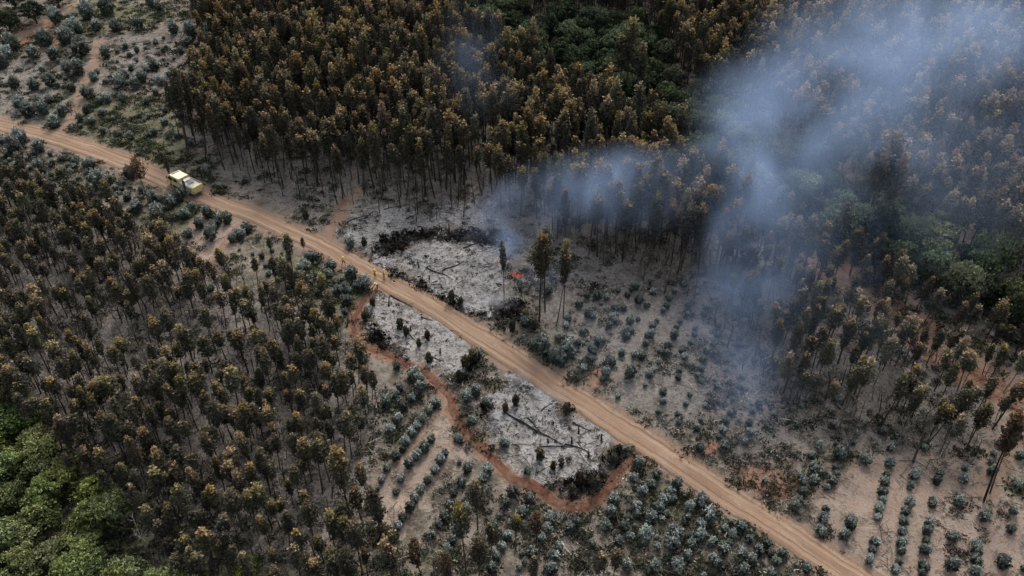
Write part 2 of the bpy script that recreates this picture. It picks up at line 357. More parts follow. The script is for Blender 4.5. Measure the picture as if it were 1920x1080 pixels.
dr = np.full(len(Pg), 99.0); dr[near] = ldist(Pn, wroad); db = np.full(len(Pg), 99.0); db[near] = ldist(Pn, wbreak)
tr = np.zeros(len(Pn))
for ln, r in wtracks: tr = np.maximum(tr, np.clip(.5 + (r - ldist(Pn, ln)) / 1.6, 0, 1))
att['track'][near] = np.maximum(tr, np.clip(.5 + (2.9 - dr[near]) / 2.0, 0, 1) * .9)
att['red'] = np.maximum(att['red'], (np.clip(.5 + (1.2 - db) / 1.6, 0, 1)).astype(np.float32))
Z = hbase(Pg[:, 0], Pg[:, 1])
relief = (lattice(Pg[:, 0], Pg[:, 1], .35, 1) - .5) * .5 + (lattice(Pg[:, 0], Pg[:, 1], .9, 2) - .5) * .28
flat = np.clip((np.minimum(dr - 2.3, db - 1.2)) / 1.5, 0, 1) * (np.abs(Pg[:, 0]) < 170)
Z = Z + relief * flat - .04 * (flat < .02)
nx, ny = len(gx), len(gy)
me = bpy.data.meshes.new('ground')
me.vertices.add(nx * ny); me.vertices.foreach_set('co', np.stack([Pg[:, 0], Pg[:, 1], Z], 1).astype(np.float32).ravel())
I, J = np.meshgrid(np.arange(nx - 1), np.arange(ny - 1)); q = (J * nx + I).ravel()
quads = np.stack([q, q + 1, q + nx + 1, q + nx], 1).astype(np.int32)
me.loops.add(quads.size); me.loops.foreach_set('vertex_index', quads.ravel())
me.polygons.add(len(quads)); me.polygons.foreach_set('loop_start', np.arange(0, quads.size, 4, dtype=np.int32))
me.polygons.foreach_set('use_smooth', np.ones(len(quads), bool))
for k, a in att.items():
    t = me.attributes.new(k, 'FLOAT', 'POINT'); t.data.foreach_set('value', a)
me.update(calc_edges=True); me.materials.append(M['ground'])
tag(ob('ground', me), kind='structure')

def catmull(P, step=.7):
    out = []
    for i in range(len(P) - 1):
        p0, p1, p2, p3 = P[max(i - 1, 0)], P[i], P[i + 1], P[min(i + 2, len(P) - 1)]
        n = max(2, int(np.linalg.norm(p2 - p1) / step))
        for k in range(n):
            t = k / n; out.append(.5 * ((2 * p1) + (-p0 + p2) * t + (2 * p0 - 5 * p1 + 4 * p2 - p3) * t * t + (-p0 + 3 * p1 - 3 * p2 + p3) * t ** 3))
    out.append(P[-1]); return np.array(out)
def strip(name, line, hw, mat, lift, jit, crown=0.0, nacross=8):
    C = catmull(line); T = np.gradient(C, axis=0); T /= np.linalg.norm(T, axis=1)[:, None]; N = np.stack([-T[:, 1], T[:, 0]], 1)
    s_ = np.cumsum(np.r_[0, np.linalg.norm(np.diff(C, axis=0), axis=1)])
    g = np.random.default_rng(5); V = []; UV = []
    el = hw * (1 + jit * (lattice(s_, s_ * 0, .22, 3) - .5) * 2 + jit * .5 * (lattice(s_, s_ * 0, .9, 4) - .5) * 2)
    er = hw * (1 + jit * (lattice(s_, s_ * 0 + 50, .22, 6) - .5) * 2 + jit * .5 * (lattice(s_, s_ * 0 + 9, .9, 7) - .5) * 2)
    for j in range(nacross + 1):
        f = j / nacross; off = -er + (el + er) * f; p = C + N * off[:, None]
        z = hbase(p[:, 0], p[:, 1]) + lift - crown * abs(abs(f - .5) - .23 < .06)
        if j in (0, nacross): z = z - lift - .03
        V.append(np.c_[p, z]); UV.append(np.c_[s_, np.full(len(s_), f)])
    n = len(C); V = np.concatenate(V); UV = np.concatenate(UV)
    F = [(j * n + i, j * n + i + 1, (j + 1) * n + i + 1, (j + 1) * n + i) for j in range(nacross) for i in range(n - 1)]
    me = bpy.data.meshes.new(name); me.from_pydata(V.tolist(), [], F); me.materials.append(mat)
    uv = me.uv_layers.new(name='UVMap'); vi = np.zeros(len(me.loops), np.int32); me.loops.foreach_get('vertex_index', vi)
    uv.data.foreach_set('uv', UV[vi].astype(np.float32).ravel()); me.polygons.foreach_set('use_smooth', [True] * len(F)); me.update()
    return tag(ob(name, me), kind='structure')
strip('dirt_road', wroad, 1.95, M['road'], .06, .13, nacross=12)
strip('firebreak_path', wbreak, .62, M['break'], .05, .75, nacross=6)

# ---------------------------------------------------------------- plant builders (mesh data shared by many copies)
def euc_arrays(seed, H=12.0, R=1.5, CL=5.6, nb=46, per=17, leaf=.235, thin=False):
    g = np.random.default_rng(seed); T = MB(); L = MB()
    bx, by = g.normal(0, .22, 2); k = 7
    ax = [(bx * math.sin(i / k * 2.2), by * math.sin(i / k * 2.6), H * .97 * i / k) for i in range(k + 1)]
    T.tube(ax, [.13 * (1 - .85 * i / k) + .012 for i in range(k + 1)], 6)
    def axis(z):
        f = min(max(z / (H * .97) * k, 0), k - 1e-6); i = int(f); a, c_ = np.array(ax[i]), np.array(ax[i + 1]); return a + (c_ - a) * (f - i)
    top_bias = g.uniform(.3, .42); lop = g.uniform(0, 6.28)
    for i in range(nb):
        t = (i + g.random()) / nb
        r = R * min(1, (t / top_bias) ** .6 if t < top_bias else max(0, 1 - ((t - top_bias) / (1 - top_bias)) ** 1.6) ** .85) * g.uniform(.55, 1.1)
        an = i * 2.4 + g.normal(0, .4); r *= 1 + .2 * math.cos(an - lop)
        z = H - CL + t * CL; base = axis(max(z - r * .8, H * .3)); tip = axis(z) + np.array([r * math.cos(an), r * math.sin(an), 0]) * .8; tip[2] = z
        T.tube([base, (base * .45 + tip * .55) + np.array([0, 0, -.08]), tip], [.03, .02, .008], 3, caps=False)
        n = per if not thin else per // 3
        c_ = tip + g.normal(0, 1, (n, 3)) * np.array([.30, .30, .42]) * (R / 1.6)
        if t < .15: c_[:, 2] -= .2
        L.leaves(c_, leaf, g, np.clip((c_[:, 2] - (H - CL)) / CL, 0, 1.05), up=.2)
    for i in range(4):                                                   # dead stubs on the bole
        z = g.uniform(.25, .55) * H; an = g.uniform(0, 6.28); p = axis(z); l = g.uniform(.3, .9)
        T.tube([p, p + np.array([l * math.cos(an), l * math.sin(an), l * .5])], [.02, .006], 3, caps=False)
    return T, L
def bush_arrays(seed, n=640, leaf=.115, H=1.0, flat=1.0):
    g = np.random.default_rng(seed); T = MB(); L = MB()
    T.tube([(0, 0, -.1), (.02, .01, .4 * H), (0, 0, .8 * H)], [.03, .02, .008], 5)
    ns = 22; C = []
    for i in range(ns):
        z = (i + .5) / ns; an = i * 2.4 + g.normal(0, .3); rr = .5 * math.sqrt(max(0.05, 1 - (max(0, z - .35) / .68) ** 2)) * (.6 + .4 * min(1, z / .35)) * g.uniform(.75, 1.05)
        tip = np.array([rr * math.cos(an) * .78, rr * math.sin(an) * .78, (.12 + z * .82) * H * flat])
        base = np.array([0, 0, max(.05, tip[2] * .45)])
        T.tube([base, tip], [.012, .005], 3, caps=False)
        m = n // ns; f = g.uniform(.55, 1.1, m)[:, None]
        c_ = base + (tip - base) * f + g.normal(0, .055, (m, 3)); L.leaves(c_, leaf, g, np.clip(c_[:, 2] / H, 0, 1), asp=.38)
    return T, L
def broad_arrays(seed, n=2600, R=3.0, H=7.0, leaf=.24, lobes=30):
    g = np.random.default_rng(seed); T = MB(); L = MB()
    T.tube([(0, 0, -.3), (.1, .1, H * .35), (.15, -.1, H * .75)], [.25, .17, .06], 7)
    for i in range(lobes):
        z = (i + .5) / lobes; an = i * 2.4 + g.normal(0, .3); rr = R * math.sqrt(max(.02, 1 - (max(0, z - .3) / .75) ** 2)) * g.uniform(.35, 1.0)
        c0 = np.array([rr * math.cos(an), rr * math.sin(an), H * (.28 + .58 * z)]); rad = R * g.uniform(.16, .40)
        T.tube([(0.1, 0, max(.8, c0[2] - rr)), tuple(c0)], [.08, .02], 4, caps=False)
        m = n // lobes; d = g.normal(size=(m, 3)); d /= np.linalg.norm(d, axis=1)[:, None]; d[:, 2] = np.abs(d[:, 2]) * .9 - .15
        c_ = c0 + d * (rad * g.uniform(.45, 1.3, m))[:, None]
        L.leaves(c_, leaf, g, np.clip(c_[:, 2] / (H * 1.05), 0, 1), up=.0)
    return T, L
def snag_arrays(seed, H=9.0):
    g = np.random.default_rng(seed); T = MB(); bx, by = g.normal(0, .3, 2)
    ax = [(bx * i / 5 * math.sin(i), by * i / 5, H * i / 5) for i in range(6)]; T.tube(ax, [.11 * (1 - i / 5.6) for i in range(6)], 6)
    for i in range(16):
        f = g.uniform(.35, .97); an = g.uniform(0, 6.28); p = np.array(ax[int(f * 5)]); l = (1 - f * .7) * g.uniform(.8, 1.7)
        q_ = p + np.array([l * math.cos(an), l * math.sin(an), l * .9]); T.tube([p, q_], [.035, .014], 3, caps=False)
        for _ in range(3):
            a2 = an + g.normal(0, .8); m_ = p * .4 + q_ * .6; T.tube([m_, m_ + np.array([.5 * math.cos(a2), .5 * math.sin(a2), .45])], [.018, .010], 3, caps=False)
    return T
def joined(name, T, L, tm, lm):
    J_ = MB(); J_.v = T.v + L.v; J_.f = list(T.f) + [tuple(i + T.n for i in f) for f in L.f]; J_.m = [0] * len(T.f) + [1] * len(L.f); J_.att = T.att + L.att
    return J_.mesh(name, [tm, lm])
class Kind:
    """A plant shape: separate trunk and crown meshes for single plants, one joined mesh for the scattered mass."""
    def __init__(s, arr, tm, lm, H): 
        T, L = arr; s.trunk = T.mesh('trunk', [tm]); s.crown = L.mesh('crown', [lm]); s.T, s.L, s.tm, s.lm, s.H = T, L, tm, lm, H; s._j = None
    def join(s):
        if s._j is None: s._j = joined('tree_mass', s.T, s.L, s.tm, s.lm)
        return s._j
shapes = [euc_arrays(21, R=1.25, CL=5.2), euc_arrays(22, R=1.1, CL=6.2, nb=46), euc_arrays(23, R=1.45, CL=4.8, nb=46), euc_arrays(24, R=1.05, CL=4.2, nb=34), euc_arrays(25, R=1.3, CL=5.6, nb=40), euc_arrays(26, R=1.2, CL=4.4, nb=30), euc_arrays(27, R=.95, CL=5.6, nb=42)]
EUC = {}
LOLLI = euc_arrays(28, R=1.9, CL=3.6, nb=44)
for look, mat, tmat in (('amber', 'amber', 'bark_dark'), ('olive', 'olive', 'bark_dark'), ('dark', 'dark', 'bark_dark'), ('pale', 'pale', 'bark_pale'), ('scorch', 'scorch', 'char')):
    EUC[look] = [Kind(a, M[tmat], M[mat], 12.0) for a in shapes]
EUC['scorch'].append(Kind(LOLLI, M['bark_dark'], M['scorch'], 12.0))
bshape = [bush_arrays(s_) for s_ in (31, 32, 33, 34)]
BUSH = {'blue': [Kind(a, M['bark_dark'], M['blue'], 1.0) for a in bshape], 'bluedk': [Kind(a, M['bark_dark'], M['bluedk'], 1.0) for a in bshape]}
rshape = [broad_arrays(s_) for s_ in (41, 42, 43)]
BROAD = {'midgreen': [Kind(a, M['bark_dark'], M['midgreen'], 7.0) for a in rshape], 'green': [Kind(a, M['bark_dark'], M['green'], 7.0) for a in rshape], 'evergreen': [Kind(a, M['bark_dark'], M['evergreen'], 7.0) for a in rshape], 'yellow': [Kind(rshape[0], M['bark_dark'], M['yellow'], 7.0)]}
SNAG = [snag_arrays(s_).mesh('snag', [M['bark_pale']]) for s_ in (51, 52)]
SNAGC = [snag_arrays(s_, 8).mesh('snag', [M['char']]) for s_ in (53, 54)]

def scatter(name, pts, rots, scls, vids, meshes, label=None, cat=None, kind='stuff', group=None):
    """One object whose geometry nodes place copies of MESHES at its own vertices."""
    me = bpy.data.meshes.new(name); me.from_pydata([tuple(p) for p in pts], [], [])
    for nm, typ, arr in (('rot', 'FLOAT_VECTOR', rots), ('scl', 'FLOAT_VECTOR', scls)):
        a = me.attributes.new(nm, typ, 'POINT'); a.data.foreach_set('vector', np.asarray(arr, np.float32).ravel())
    a = me.attributes.new('vid', 'INT', 'POINT'); a.data.foreach_set('value', np.asarray(vids, np.int32))
    c_ = bpy.data.collections.new(name + '_sources')
    for i, m_ in enumerate(meshes): c_.objects.link(bpy.data.objects.new('source_%03d' % i, m_))
    names = sorted((o.name, i) for i, o in enumerate(c_.objects))
    o = ob(name, me); tag(o, label, cat, group, kind)
    ng = bpy.data.node_groups.new(name, 'GeometryNodeTree')
    ng.interface.new_socket('Geometry', in_out='INPUT', socket_type='NodeSocketGeometry'); ng.interface.new_socket('Geometry', in_out='OUTPUT', socket_type='NodeSocketGeometry')
    N = ng.nodes.new; gi, go = N('NodeGroupInput'), N('NodeGroupOutput'); ip = N('GeometryNodeInstanceOnPoints'); ci = N('GeometryNodeCollectionInfo')
    ci.inputs['Collection'].default_value = c_; ci.inputs['Separate Children'].default_value = True; ci.inputs['Reset Children'].default_value = True
    def na(nm, t): x = N('GeometryNodeInputNamedAttribute'); x.data_type = t; x.inputs[0].default_value = nm; return x.outputs[0]
    er = N('FunctionNodeEulerToRotation'); lk = ng.links.new
    lk(gi.outputs[0], ip.inputs['Points']); lk(ci.outputs[0], ip.inputs['Instance']); ip.inputs['Pick Instance'].default_value = True
    lk(na('vid', 'INT'), ip.inputs['Instance Index']); lk(na('rot', 'FLOAT_VECTOR'), er.inputs[0]); lk(er.outputs[0], ip.inputs['Rotation'])
    lk(na('scl', 'FLOAT_VECTOR'), ip.inputs['Scale']); lk(ip.outputs[0], go.inputs[0])
    md = o.modifiers.new('scatter', 'NODES'); md.node_group = ng; return o

# ---------------------------------------------------------------- where the eucalyptus stand
ZA = [(395, -90), (1560, -90), (1500, 60), (1330, 250), (1400, 420), (1450, 500), (1300, 520), (1180, 500), (1050, 470), (960, 395), (850, 405), (720, 392), (620, 372), (500, 345), (420, 322), (345, 285), (372, 150), (392, 60)]
VAL = [(850, 10), (960, -20), (1010, 60), (1120, 60), (1200, 60), (1300, 200), (1440, 280), (1560, 360), (1640, 400), (1700, 440), (1800, 500), (1940, 560), (1940, 660), (1800, 600), (1600, 490), (1500, 440), (1330, 420), (1270, 330), (1130, 250), (1000, 160), (900, 120)]
ZC = [(1500, -90), (2060, -90), (2060, 570), (1800, 510), (1680, 440), (1640, 400), (1560, 350), (1480, 290), (1380, 210)]
ZD = [(1330, 500), (1420, 470), (1480, 440), (1620, 500), (1800, 610), (1960, 700), (1960, 800), (1870, 850), (1780, 860), (1680, 830), (1560, 800), (1450, 760), (1400, 640)]
ZE = [(-60, 340), (60, 350), (150, 390), (230, 430), (330, 480), (400, 530), (480, 520), (560, 560), (640, 610), (690, 690), (725, 760), (690, 860), (640, 930), (720, 1010), (800, 1100), (850, 1330), (420, 1330), (260, 1060), (180, 960), (80, 850), (-60, 760)]
GRN = [(-60, 730), (10, 740), (50, 800), (120, 870), (210, 950), (240, 1050), (330, 1120), (430, 1180), (620, 1190), (620, 1330), (-120, 1330), (-120, 730)]
wZA, wVAL, wZC, wZD, wZE, wGRN = [wpoly(z) for z in (ZA, VAL, ZC, ZD, ZE, GRN)]
ROWA = math.atan2(*(np.array(unproj(828, 743)) - unproj(727, 870))[[1, 0]])
def rows(poly, dx, dy, jit, seed, ang=ROWA):
    g = np.random.default_rng(seed); c_, s_ = math.cos(ang), math.sin(ang); R_ = np.array([[c_, -s_], [s_, c_]])
    q = poly @ R_; lo, hi = q.min(0), q.max(0)
    U, V = np.meshgrid(np.arange(lo[0], hi[0], dx), np.arange(lo[1], hi[1], dy)); pts = np.stack([U.ravel(), V.ravel()], 1)
    pts += g.normal(0, jit, pts.shape); pts = pts @ R_.T
    return pts[sdist(pts, poly) > 0]
mounds = [wpoly(z) for z in ASH]
trees = []       # x, y, height, radius factor, look, zone
def grow_zone(poly, dx, dy, jit, seed, Hr, mixw, zone, keep=1.0, avoid=()):
    P_ = rows(poly, dx, dy, jit, seed); g = np.random.default_rng(seed + 1)
    ok = (ldist(P_, wroad) > 3.4) & (ldist(P_, wbreak) > 1.8) & (g.random(len(P_)) < keep * np.clip(lattice(P_[:, 0], P_[:, 1], .09, 21) * 1.7 + (.18 if zone == 'E' else .35 if zone == 'D' else .8), 0, 1))
    for a in avoid: ok &= sdist(P_, a) < 0
    for ln, r in wtracks: ok &= ldist(P_, ln) > r + .3
    names, wts = zip(*mixw); wts = np.array(wts) / sum(wts)
    # neighbours share a height: slow noise
    for p in P_[ok]:
        H = g.uniform(*Hr) * (1 + .16 * (float(lattice(p[0], p[1], .06, 9)) - .5) * 2)
        trees.append((p[0], p[1], H, g.uniform(.85, 1.2), names[g.choice(len(names), p=wts)], zone))
grow_zone(wZA, 2.5, 2.7, .7, 100, (9.5, 14.5), (('amber', .52), ('olive', .22), ('dark', .26)), 'A', .97, [wVAL] + mounds)
grow_zone(wZC, 2.8, 2.9, .9, 110, (10, 15), (('pale', .6), ('olive', .15), ('amber', .15), ('dark', .1)), 'C', .96)
grow_zone(wZD, 2.2, 2.3, .8, 120, (5.5, 10.0), (('amber', .25), ('olive', .25), ('pale', .25), ('dark', .25)), 'D', .85, [wVAL])
grow_zone(wZE, 2.1, 2.2, .65, 130, (4.8, 9.0), (('amber', .33), ('olive', .27), ('dark', .40)), 'E', .86, [wGRN])
print('trees', len(trees))

def solve_h(bx, by, ty):
    p = unproj(bx, by); lo, hi = .5, 60
    for _ in range(40):
        m_ = (lo + hi) / 2
        if proj(p[0], p[1], p[2] + m_)[1] > ty: lo = m_
        else: hi = m_
    return p, lo
LAND = [  # crown-top row, base column, base row, radius factor, look, label
 (446, 1011, 603, 1.05, 'amber', 'tall bushy eucalyptus standing alone beside the flames, left of the pair of thin ones'),
 (438, 1022, 585, .9, 'dark', 'tall dark eucalyptus close behind the bushy one right of the flames'),
 (478, 1043, 612, .7, 'amber', 'thin eucalyptus with an amber tip and long pale stem right of the flames'),
 (452, 1056, 596, .7, 'olive', 'thin olive-topped eucalyptus with a long bare stem, farthest right of the cluster by the flames'),
 (300, 284, 396, .95, 'scorch', 'lone scorched eucalyptus with a round brown head over the road left of the yellow truck'),
 (455, 945, 560, .55, 'dark', 'thin stunted eucalyptus on white ash just left of the flames'),
 (128, 352, 275, .9, 'dark', 'dark bare-stemmed eucalyptus leaning at the left edge of the forest above the truck'),
 (135, 366, 268, .8, 'amber', 'slender eucalyptus with brown tip at the left corner of the tall forest'),
 (150, 338, 262, .7, 'dark', 'thin dark eucalyptus standing in the grass left of the tall forest'),
 (285, 325, 362, .55, 'dark', 'small dark eucalyptus in front of the yellow truck'),
 (335, 352, 372, .45, 'dark', 'slim dark sapling standing against the side of the yellow truck'),
 (436, 548, 505, 1.15, 'olive', 'bushy olive eucalyptus on the lower verge of the dirt road between truck and firefighters'),
 (444, 514, 492, 1.0, 'dark', 'dark bushy eucalyptus just left of the olive one on the lower road verge'),
 (445, 573, 483, .6, 'dark', 'small brown eucalyptus at the road edge left of the lone walking firefighter'),
 (846, 662, 985, 1.0, 'amber', 'amber-topped eucalyptus at the right edge of the lower left stand'),
 (912, 722, 1040, 1.05, 'amber', 'big orange-topped eucalyptus with a long bare stem among the blue-grey rows'),
 (868, 697, 950, .8, 'amber', 'small orange-topped eucalyptus at the left end of the blue-grey rows'),
 (900, 896, 1000, .9, 'dark', 'dark scorched eucalyptus with a thin stem amid the blue-grey bushes'),
 (948, 874, 1070, .8, 'olive', 'eucalyptus with yellow-olive head and long bare stem amid the blue-grey bushes'),
 (958, 1004, 1035, .95, 'scorch', 'rusty brown eucalyptus below the curve of the red firebreak'),
 (966, 966, 1030, .85, 'olive', 'olive-brown eucalyptus left of the rusty one below the firebreak'),
 (990, 913, 1065, .95, 'olive', 'olive eucalyptus among bushes left of the fallen stems at the bottom'),
 (1010, 899, 1110, .9, 'dark', 'dark narrow eucalyptus at the bottom among blue-grey bushes'),
 (1000, 752, 1110, .9, 'amber', 'orange-tipped eucalyptus left of centre at the bottom edge'),
 (1008, 797, 1105, 1.0, 'scorch', 'brown eucalyptus at the bottom edge beside the blue-grey rows'),
 (1030, 736, 1120, .9, 'amber', 'small amber eucalyptus cut by the bottom edge left of the rows'),
 (1044, 999, 1120, .85, 'amber', 'bright amber eucalyptus at the bottom edge left of the fallen stems'),
 (1048, 1126, 1130, 1.05, 'amber', 'yellow-orange eucalyptus at the bottom edge right of the fallen stems'),
 (1032, 1146, 1110, .9, 'dark', 'dark brown eucalyptus at the bottom edge, farthest right of the low centre ones'),
 (1038, 846, 1130, .9, 'scorch', 'rust-brown eucalyptus at the bottom edge between two bush rows'),
 (780, 1845, 940, 1.0, 'scorch', 'leaning brown-headed eucalyptus with two long bare stems at the right edge of the bare soil'),
 (795, 1856, 925, .8, 'dark', 'bare-stemmed eucalyptus beside the leaning brown-headed one at the right'),
 (248, 1632, 440, 1.25, 'pale', 'very tall pale crowned eucalyptus rising from the dark trees right of the thick smoke'),
 (256, 1655, 435, 1.15, 'pale', 'tall pale eucalyptus close at the right side of the tallest one'), (285, 1612, 445, 1.1, 'pale', 'tall pale eucalyptus at the left foot of the tallest one'),
 (290, 1645, 452, 1.1, 'pale', 'pale eucalyptus crown just below the two tallest ones'), (34, 1172, 200, 1.2, 'olive', 'tallest olive eucalyptus of the clump standing in the dark valley at the top'),
 (68, 1158, 205, 1.3, 'olive', 'olive eucalyptus at the left of the clump in the dark top valley'), (78, 1188, 210, 1.3, 'olive', 'olive eucalyptus at the right of the clump in the dark top valley'),
 (690, 452, 800, 1.2, 'olive', None), (640, 205, 740, .9, 'amber', None)]
GEN = []
for ty, bx, by, rf, look, lab in LAND:
    p, H = solve_h(bx, by, ty); GEN.append((p[0], p[1], H, rf, look, 'L', lab))
# keep the random ones off the landmark trees
LP = np.array([(t[0], t[1]) for t in GEN])
trees = [t for t in trees if np.min(np.hypot(LP[:, 0] - t[0], LP[:, 1] - t[1])) > 1.6]

FIRE = unproj(962, 512); TRUCK = unproj(347, 353)
LOOK = {'amber': 'orange tipped', 'olive': 'olive tipped', 'dark': 'dark', 'pale': 'pale', 'scorch': 'scorched'}
def place_words(px, py, zone):
    if zone == 'E':
        if px < 130: return 'lower left stand, far left edge'
        if py < 520: return 'lower left stand, below the truck'
        if px > 560: return 'lower left stand, facing bush rows'
        if py > 900: return 'lower left stand, near green thicket'
        if px < 340: return 'lower left stand, dim left half'
        return 'lower left stand, in its middle'
    if zone == 'D':
        if px > 1780: return 'right hand stand, at picture edge'
        if py < 640: return 'right hand stand, by red clearing'
        return 'right hand stand, on burnt floor'
    if zone == 'C': return 'smoky forest at upper right'
    if px < 640: return 'tall forest behind the truck' if py > 220 else 'tall forest above the truck'
    if px > 1050: return 'forest edge right of the flames'
    return 'forest edge above the white ash' if py > 280 else 'tall forest interior above the ash'
ORD = ['first', 'second', 'third', 'fourth', 'fifth', 'sixth', 'seventh', 'eighth', 'ninth', 'tenth', 'eleventh', 'twelfth', 'thirteenth', 'fourteenth', 'fifteenth', 'sixteenth', 'seventeenth', 'eighteenth', 'nineteenth', 'twentieth']
REG = []
def later(o, lab, x, y, z): px, py, _ = proj(x, y, z); REG.append((o, lab, px, py))
def settle_labels():
    """Things that would share a label are told apart by their order from the left, in bands where there are many."""
    by = {}
    for t in REG: by.setdefault(t[1], []).append(t)
    for lab, L in by.items():
        if len(L) == 1: L[0][0]['label'] = lab; continue
        L.sort(key=lambda t: t[3]); nb = 1 if len(L) <= 9 else 2 if len(L) <= 24 else 3
        names = {1: [''], 2: ['upper', 'lower'], 3: ['upper', 'central', 'lower']}[nb]
        for i in range(nb):
            G = sorted(L[i * len(L) // nb:(i + 1) * len(L) // nb], key=lambda t: t[2])
            for j, t in enumerate(G):
                o_ = 'leftmost' if j == 0 else 'rightmost' if j == len(G) - 1 else ORD[j] + ' from left' if j < 20 else 'one toward the right'
                t[0]['label'] = lab + ', ' + (o_ + (' in %s part' % names[i] if nb > 1 else ''))
def build_euc(x, y, H, rf, look, lab, grp):
    g = rng; k = EUC[look][int(g.integers(7))]; z = hground(x, y) - .08; s_ = H / 12.0
    e = empty('eucalyptus_tree', (x, y, z), g.uniform(0, 6.28), (s_ ** .6 * rf, s_ ** .6 * rf, s_), (g.normal(0, .04), g.normal(0, .04)))
    if lab and 'round brown head' in lab: k = EUC['scorch'][7]
    ob('trunk', k.trunk, e); ob('crown', k.crown, e); tag(e, lab, 'tree', grp); return e
n_single = 0
for t in GEN:
    lab = t[6] or ('broad olive-topped eucalyptus standing out over the burnt floor of the lower left stand' if t[2] else '')
    if t[6] is None and t[4] == 'amber': lab = 'slender amber-topped eucalyptus beside a pale dead stem in the lower left stand'
    build_euc(*t[:5], lab, 'eucalyptus trees standing singly'); n_single += 1
def score(t):
    px, py, s_ = proj(t[0], t[1], float(hbase(t[0], t[1])) + t[2] * .8)
    return s_ * t[2] * t[3] if -10 < px < 1930 and -5 < py < 1085 else -1
trees.sort(key=score, reverse=True)
single, mass = trees[:300 - n_single], trees[300 - n_single:]
for t in single:
    px, py, s_ = proj(t[0], t[1], float(hbase(t[0], t[1])) + t[2])
    size = 'tall' if t[2] > (13.3 if t[5] in 'AC' else 8.6) else 'short' if t[2] < (11.5 if t[5] in 'AC' else 7.2) else 'medium'
    form = 'spreading' if t[3] > 1.1 else 'narrow' if t[3] < .93 else ''
    lab = '%s %s eucalyptus, %s' % (size, LOOK[t[4]], place_words(px, py, t[5]))
    later(build_euc(*t[:5], None, 'eucalyptus trees ' + {'E': 'of the lower left stand', 'D': 'of the right hand stand', 'A': 'of the tall forest', 'C': 'of the smoky forest'}[t[5]]), lab, t[0], t[1], float(hbase(t[0], t[1])) + t[2])
EUC['scorch'].pop()
order = ['amber', 'olive', 'dark', 'pale', 'scorch']
srcm = [k.join() for l in order for k in EUC[l]]
g = np.random.default_rng(77)
scatter('eucalyptus_forest', [(t[0], t[1], hground(t[0], t[1]) - .08) for t in mass],
        [(g.normal(0, .04), g.normal(0, .04), g.uniform(0, 6.28)) for t in mass], [((t[2] / 12) ** .6 * t[3], (t[2] / 12) ** .6 * t[3], t[2] / 12) for t in mass],
        [order.index(t[4]) * 7 + int(g.integers(7)) for t in mass], srcm, 'dense planted eucalyptus forest with orange-brown tips receding behind the fire', 'forest')
print('single', len(single) + n_single, 'mass', len(mass))

# ---------------------------------------------------------------- broadleaf trees
def build_broad(x, y, H, R, look, lab, grp, name='broadleaf_tree'):
    k = BROAD[look][int(rng.integers(len(BROAD[look])))]; z = hground(x, y) - .1
    e = empty(name, (x, y, z), rng.uniform(0, 6.28), (R / 3, R / 3, H / 7)); ob('trunk', k.trunk, e); ob('crown', k.crown, e); tag(e, lab, 'tree', grp); return e
def scatter_broad(poly, d, seed, Hr, Rr, look, labf, grp):
    P_ = rows(poly, d, d, d * .3, seed, .4); g = np.random.default_rng(seed)
    for p in P_:
        H = g.uniform(*Hr); R = g.uniform(*Rr); px, py, s_ = proj(p[0], p[1], float(hbase(*p)) + H * .7)
        if not (-60 < px < 1980 and -60 < py < 1140): continue
        lk_ = 'midgreen' if look == 'evergreen' and px > 1340 and g.random() < .6 else look
        later(build_broad(p[0], p[1], H, R, lk_, None, grp), labf(px, py, H, R), p[0], p[1], float(hbase(*p)) + H)
scatter_broad(wVAL, 4.6, 201, (5.5, 9), (2.4, 3.6), 'evergreen', lambda px, py, H, R: '%s dark leafy tree in the %s' % ('tall' if H > 7.2 else 'low',
   'valley at top centre' if px < 1230 else 'smoke beside the forest' if px < 1560 else 'thicket at right edge'), 'dark evergreen trees along the valley')
scatter_broad(wGRN, 3.6, 211, (3.5, 6.0), (2.0, 3.0), 'green', lambda px, py, H, R: '%s bright green tree, %s' % ('tall' if H > 4.8 else 'low',
   'lower left thicket corner' if px < 200 and py > 900 else 'upper end of left thicket' if py < 900 else 'thicket along bottom edge' if px > 330 else 'right margin of thicket'), 'bright green trees of the lower left thicket')
for bx, by, H, R, look, lab in [(470, 1085, 3.4, 1.6, 'yellow', 'yellow-green broadleaf tree at the bottom edge beside the green thicket'), (285, 850, 3.5, 1.0, 'yellow', 'small yellow-green tree standing in the dim lower left stand'),
     (1745, 470, 8, 4.2, 'green', 'big round green tree in the dark thicket at the right'), (1855, 500, 7, 3.8, 'green', 'grey-green broad tree at the right edge of the dark thicket'),
     (1390, 330, 7, 3.6, 'green', 'large green tree under the blue smoke right of the tall forest'), (1500, 380, 6.5, 3.6, 'green', 'green tree in blue smoke, right of the large one'),
     (1080, 150, 6, 2.6, 'green', 'mid-green tree in the dark valley left of the broad olive eucalyptus'), (20, 60, 6, 3, 'evergreen', 'dark tree at the top left corner'),
     (70, 45, 6, 3, 'evergreen', 'dark tree left of the red track at the top left'), (110, 10, 6, 3, 'evergreen', 'dark tree above the red track at the top left'), (30, 15, 6, 3, 'evergreen', 'dark tree cut by the top edge, leftmost of all')]:
    p = unproj(bx, by); build_broad(p[0], p[1], H, R, look, lab, 'broadleaf trees standing out')

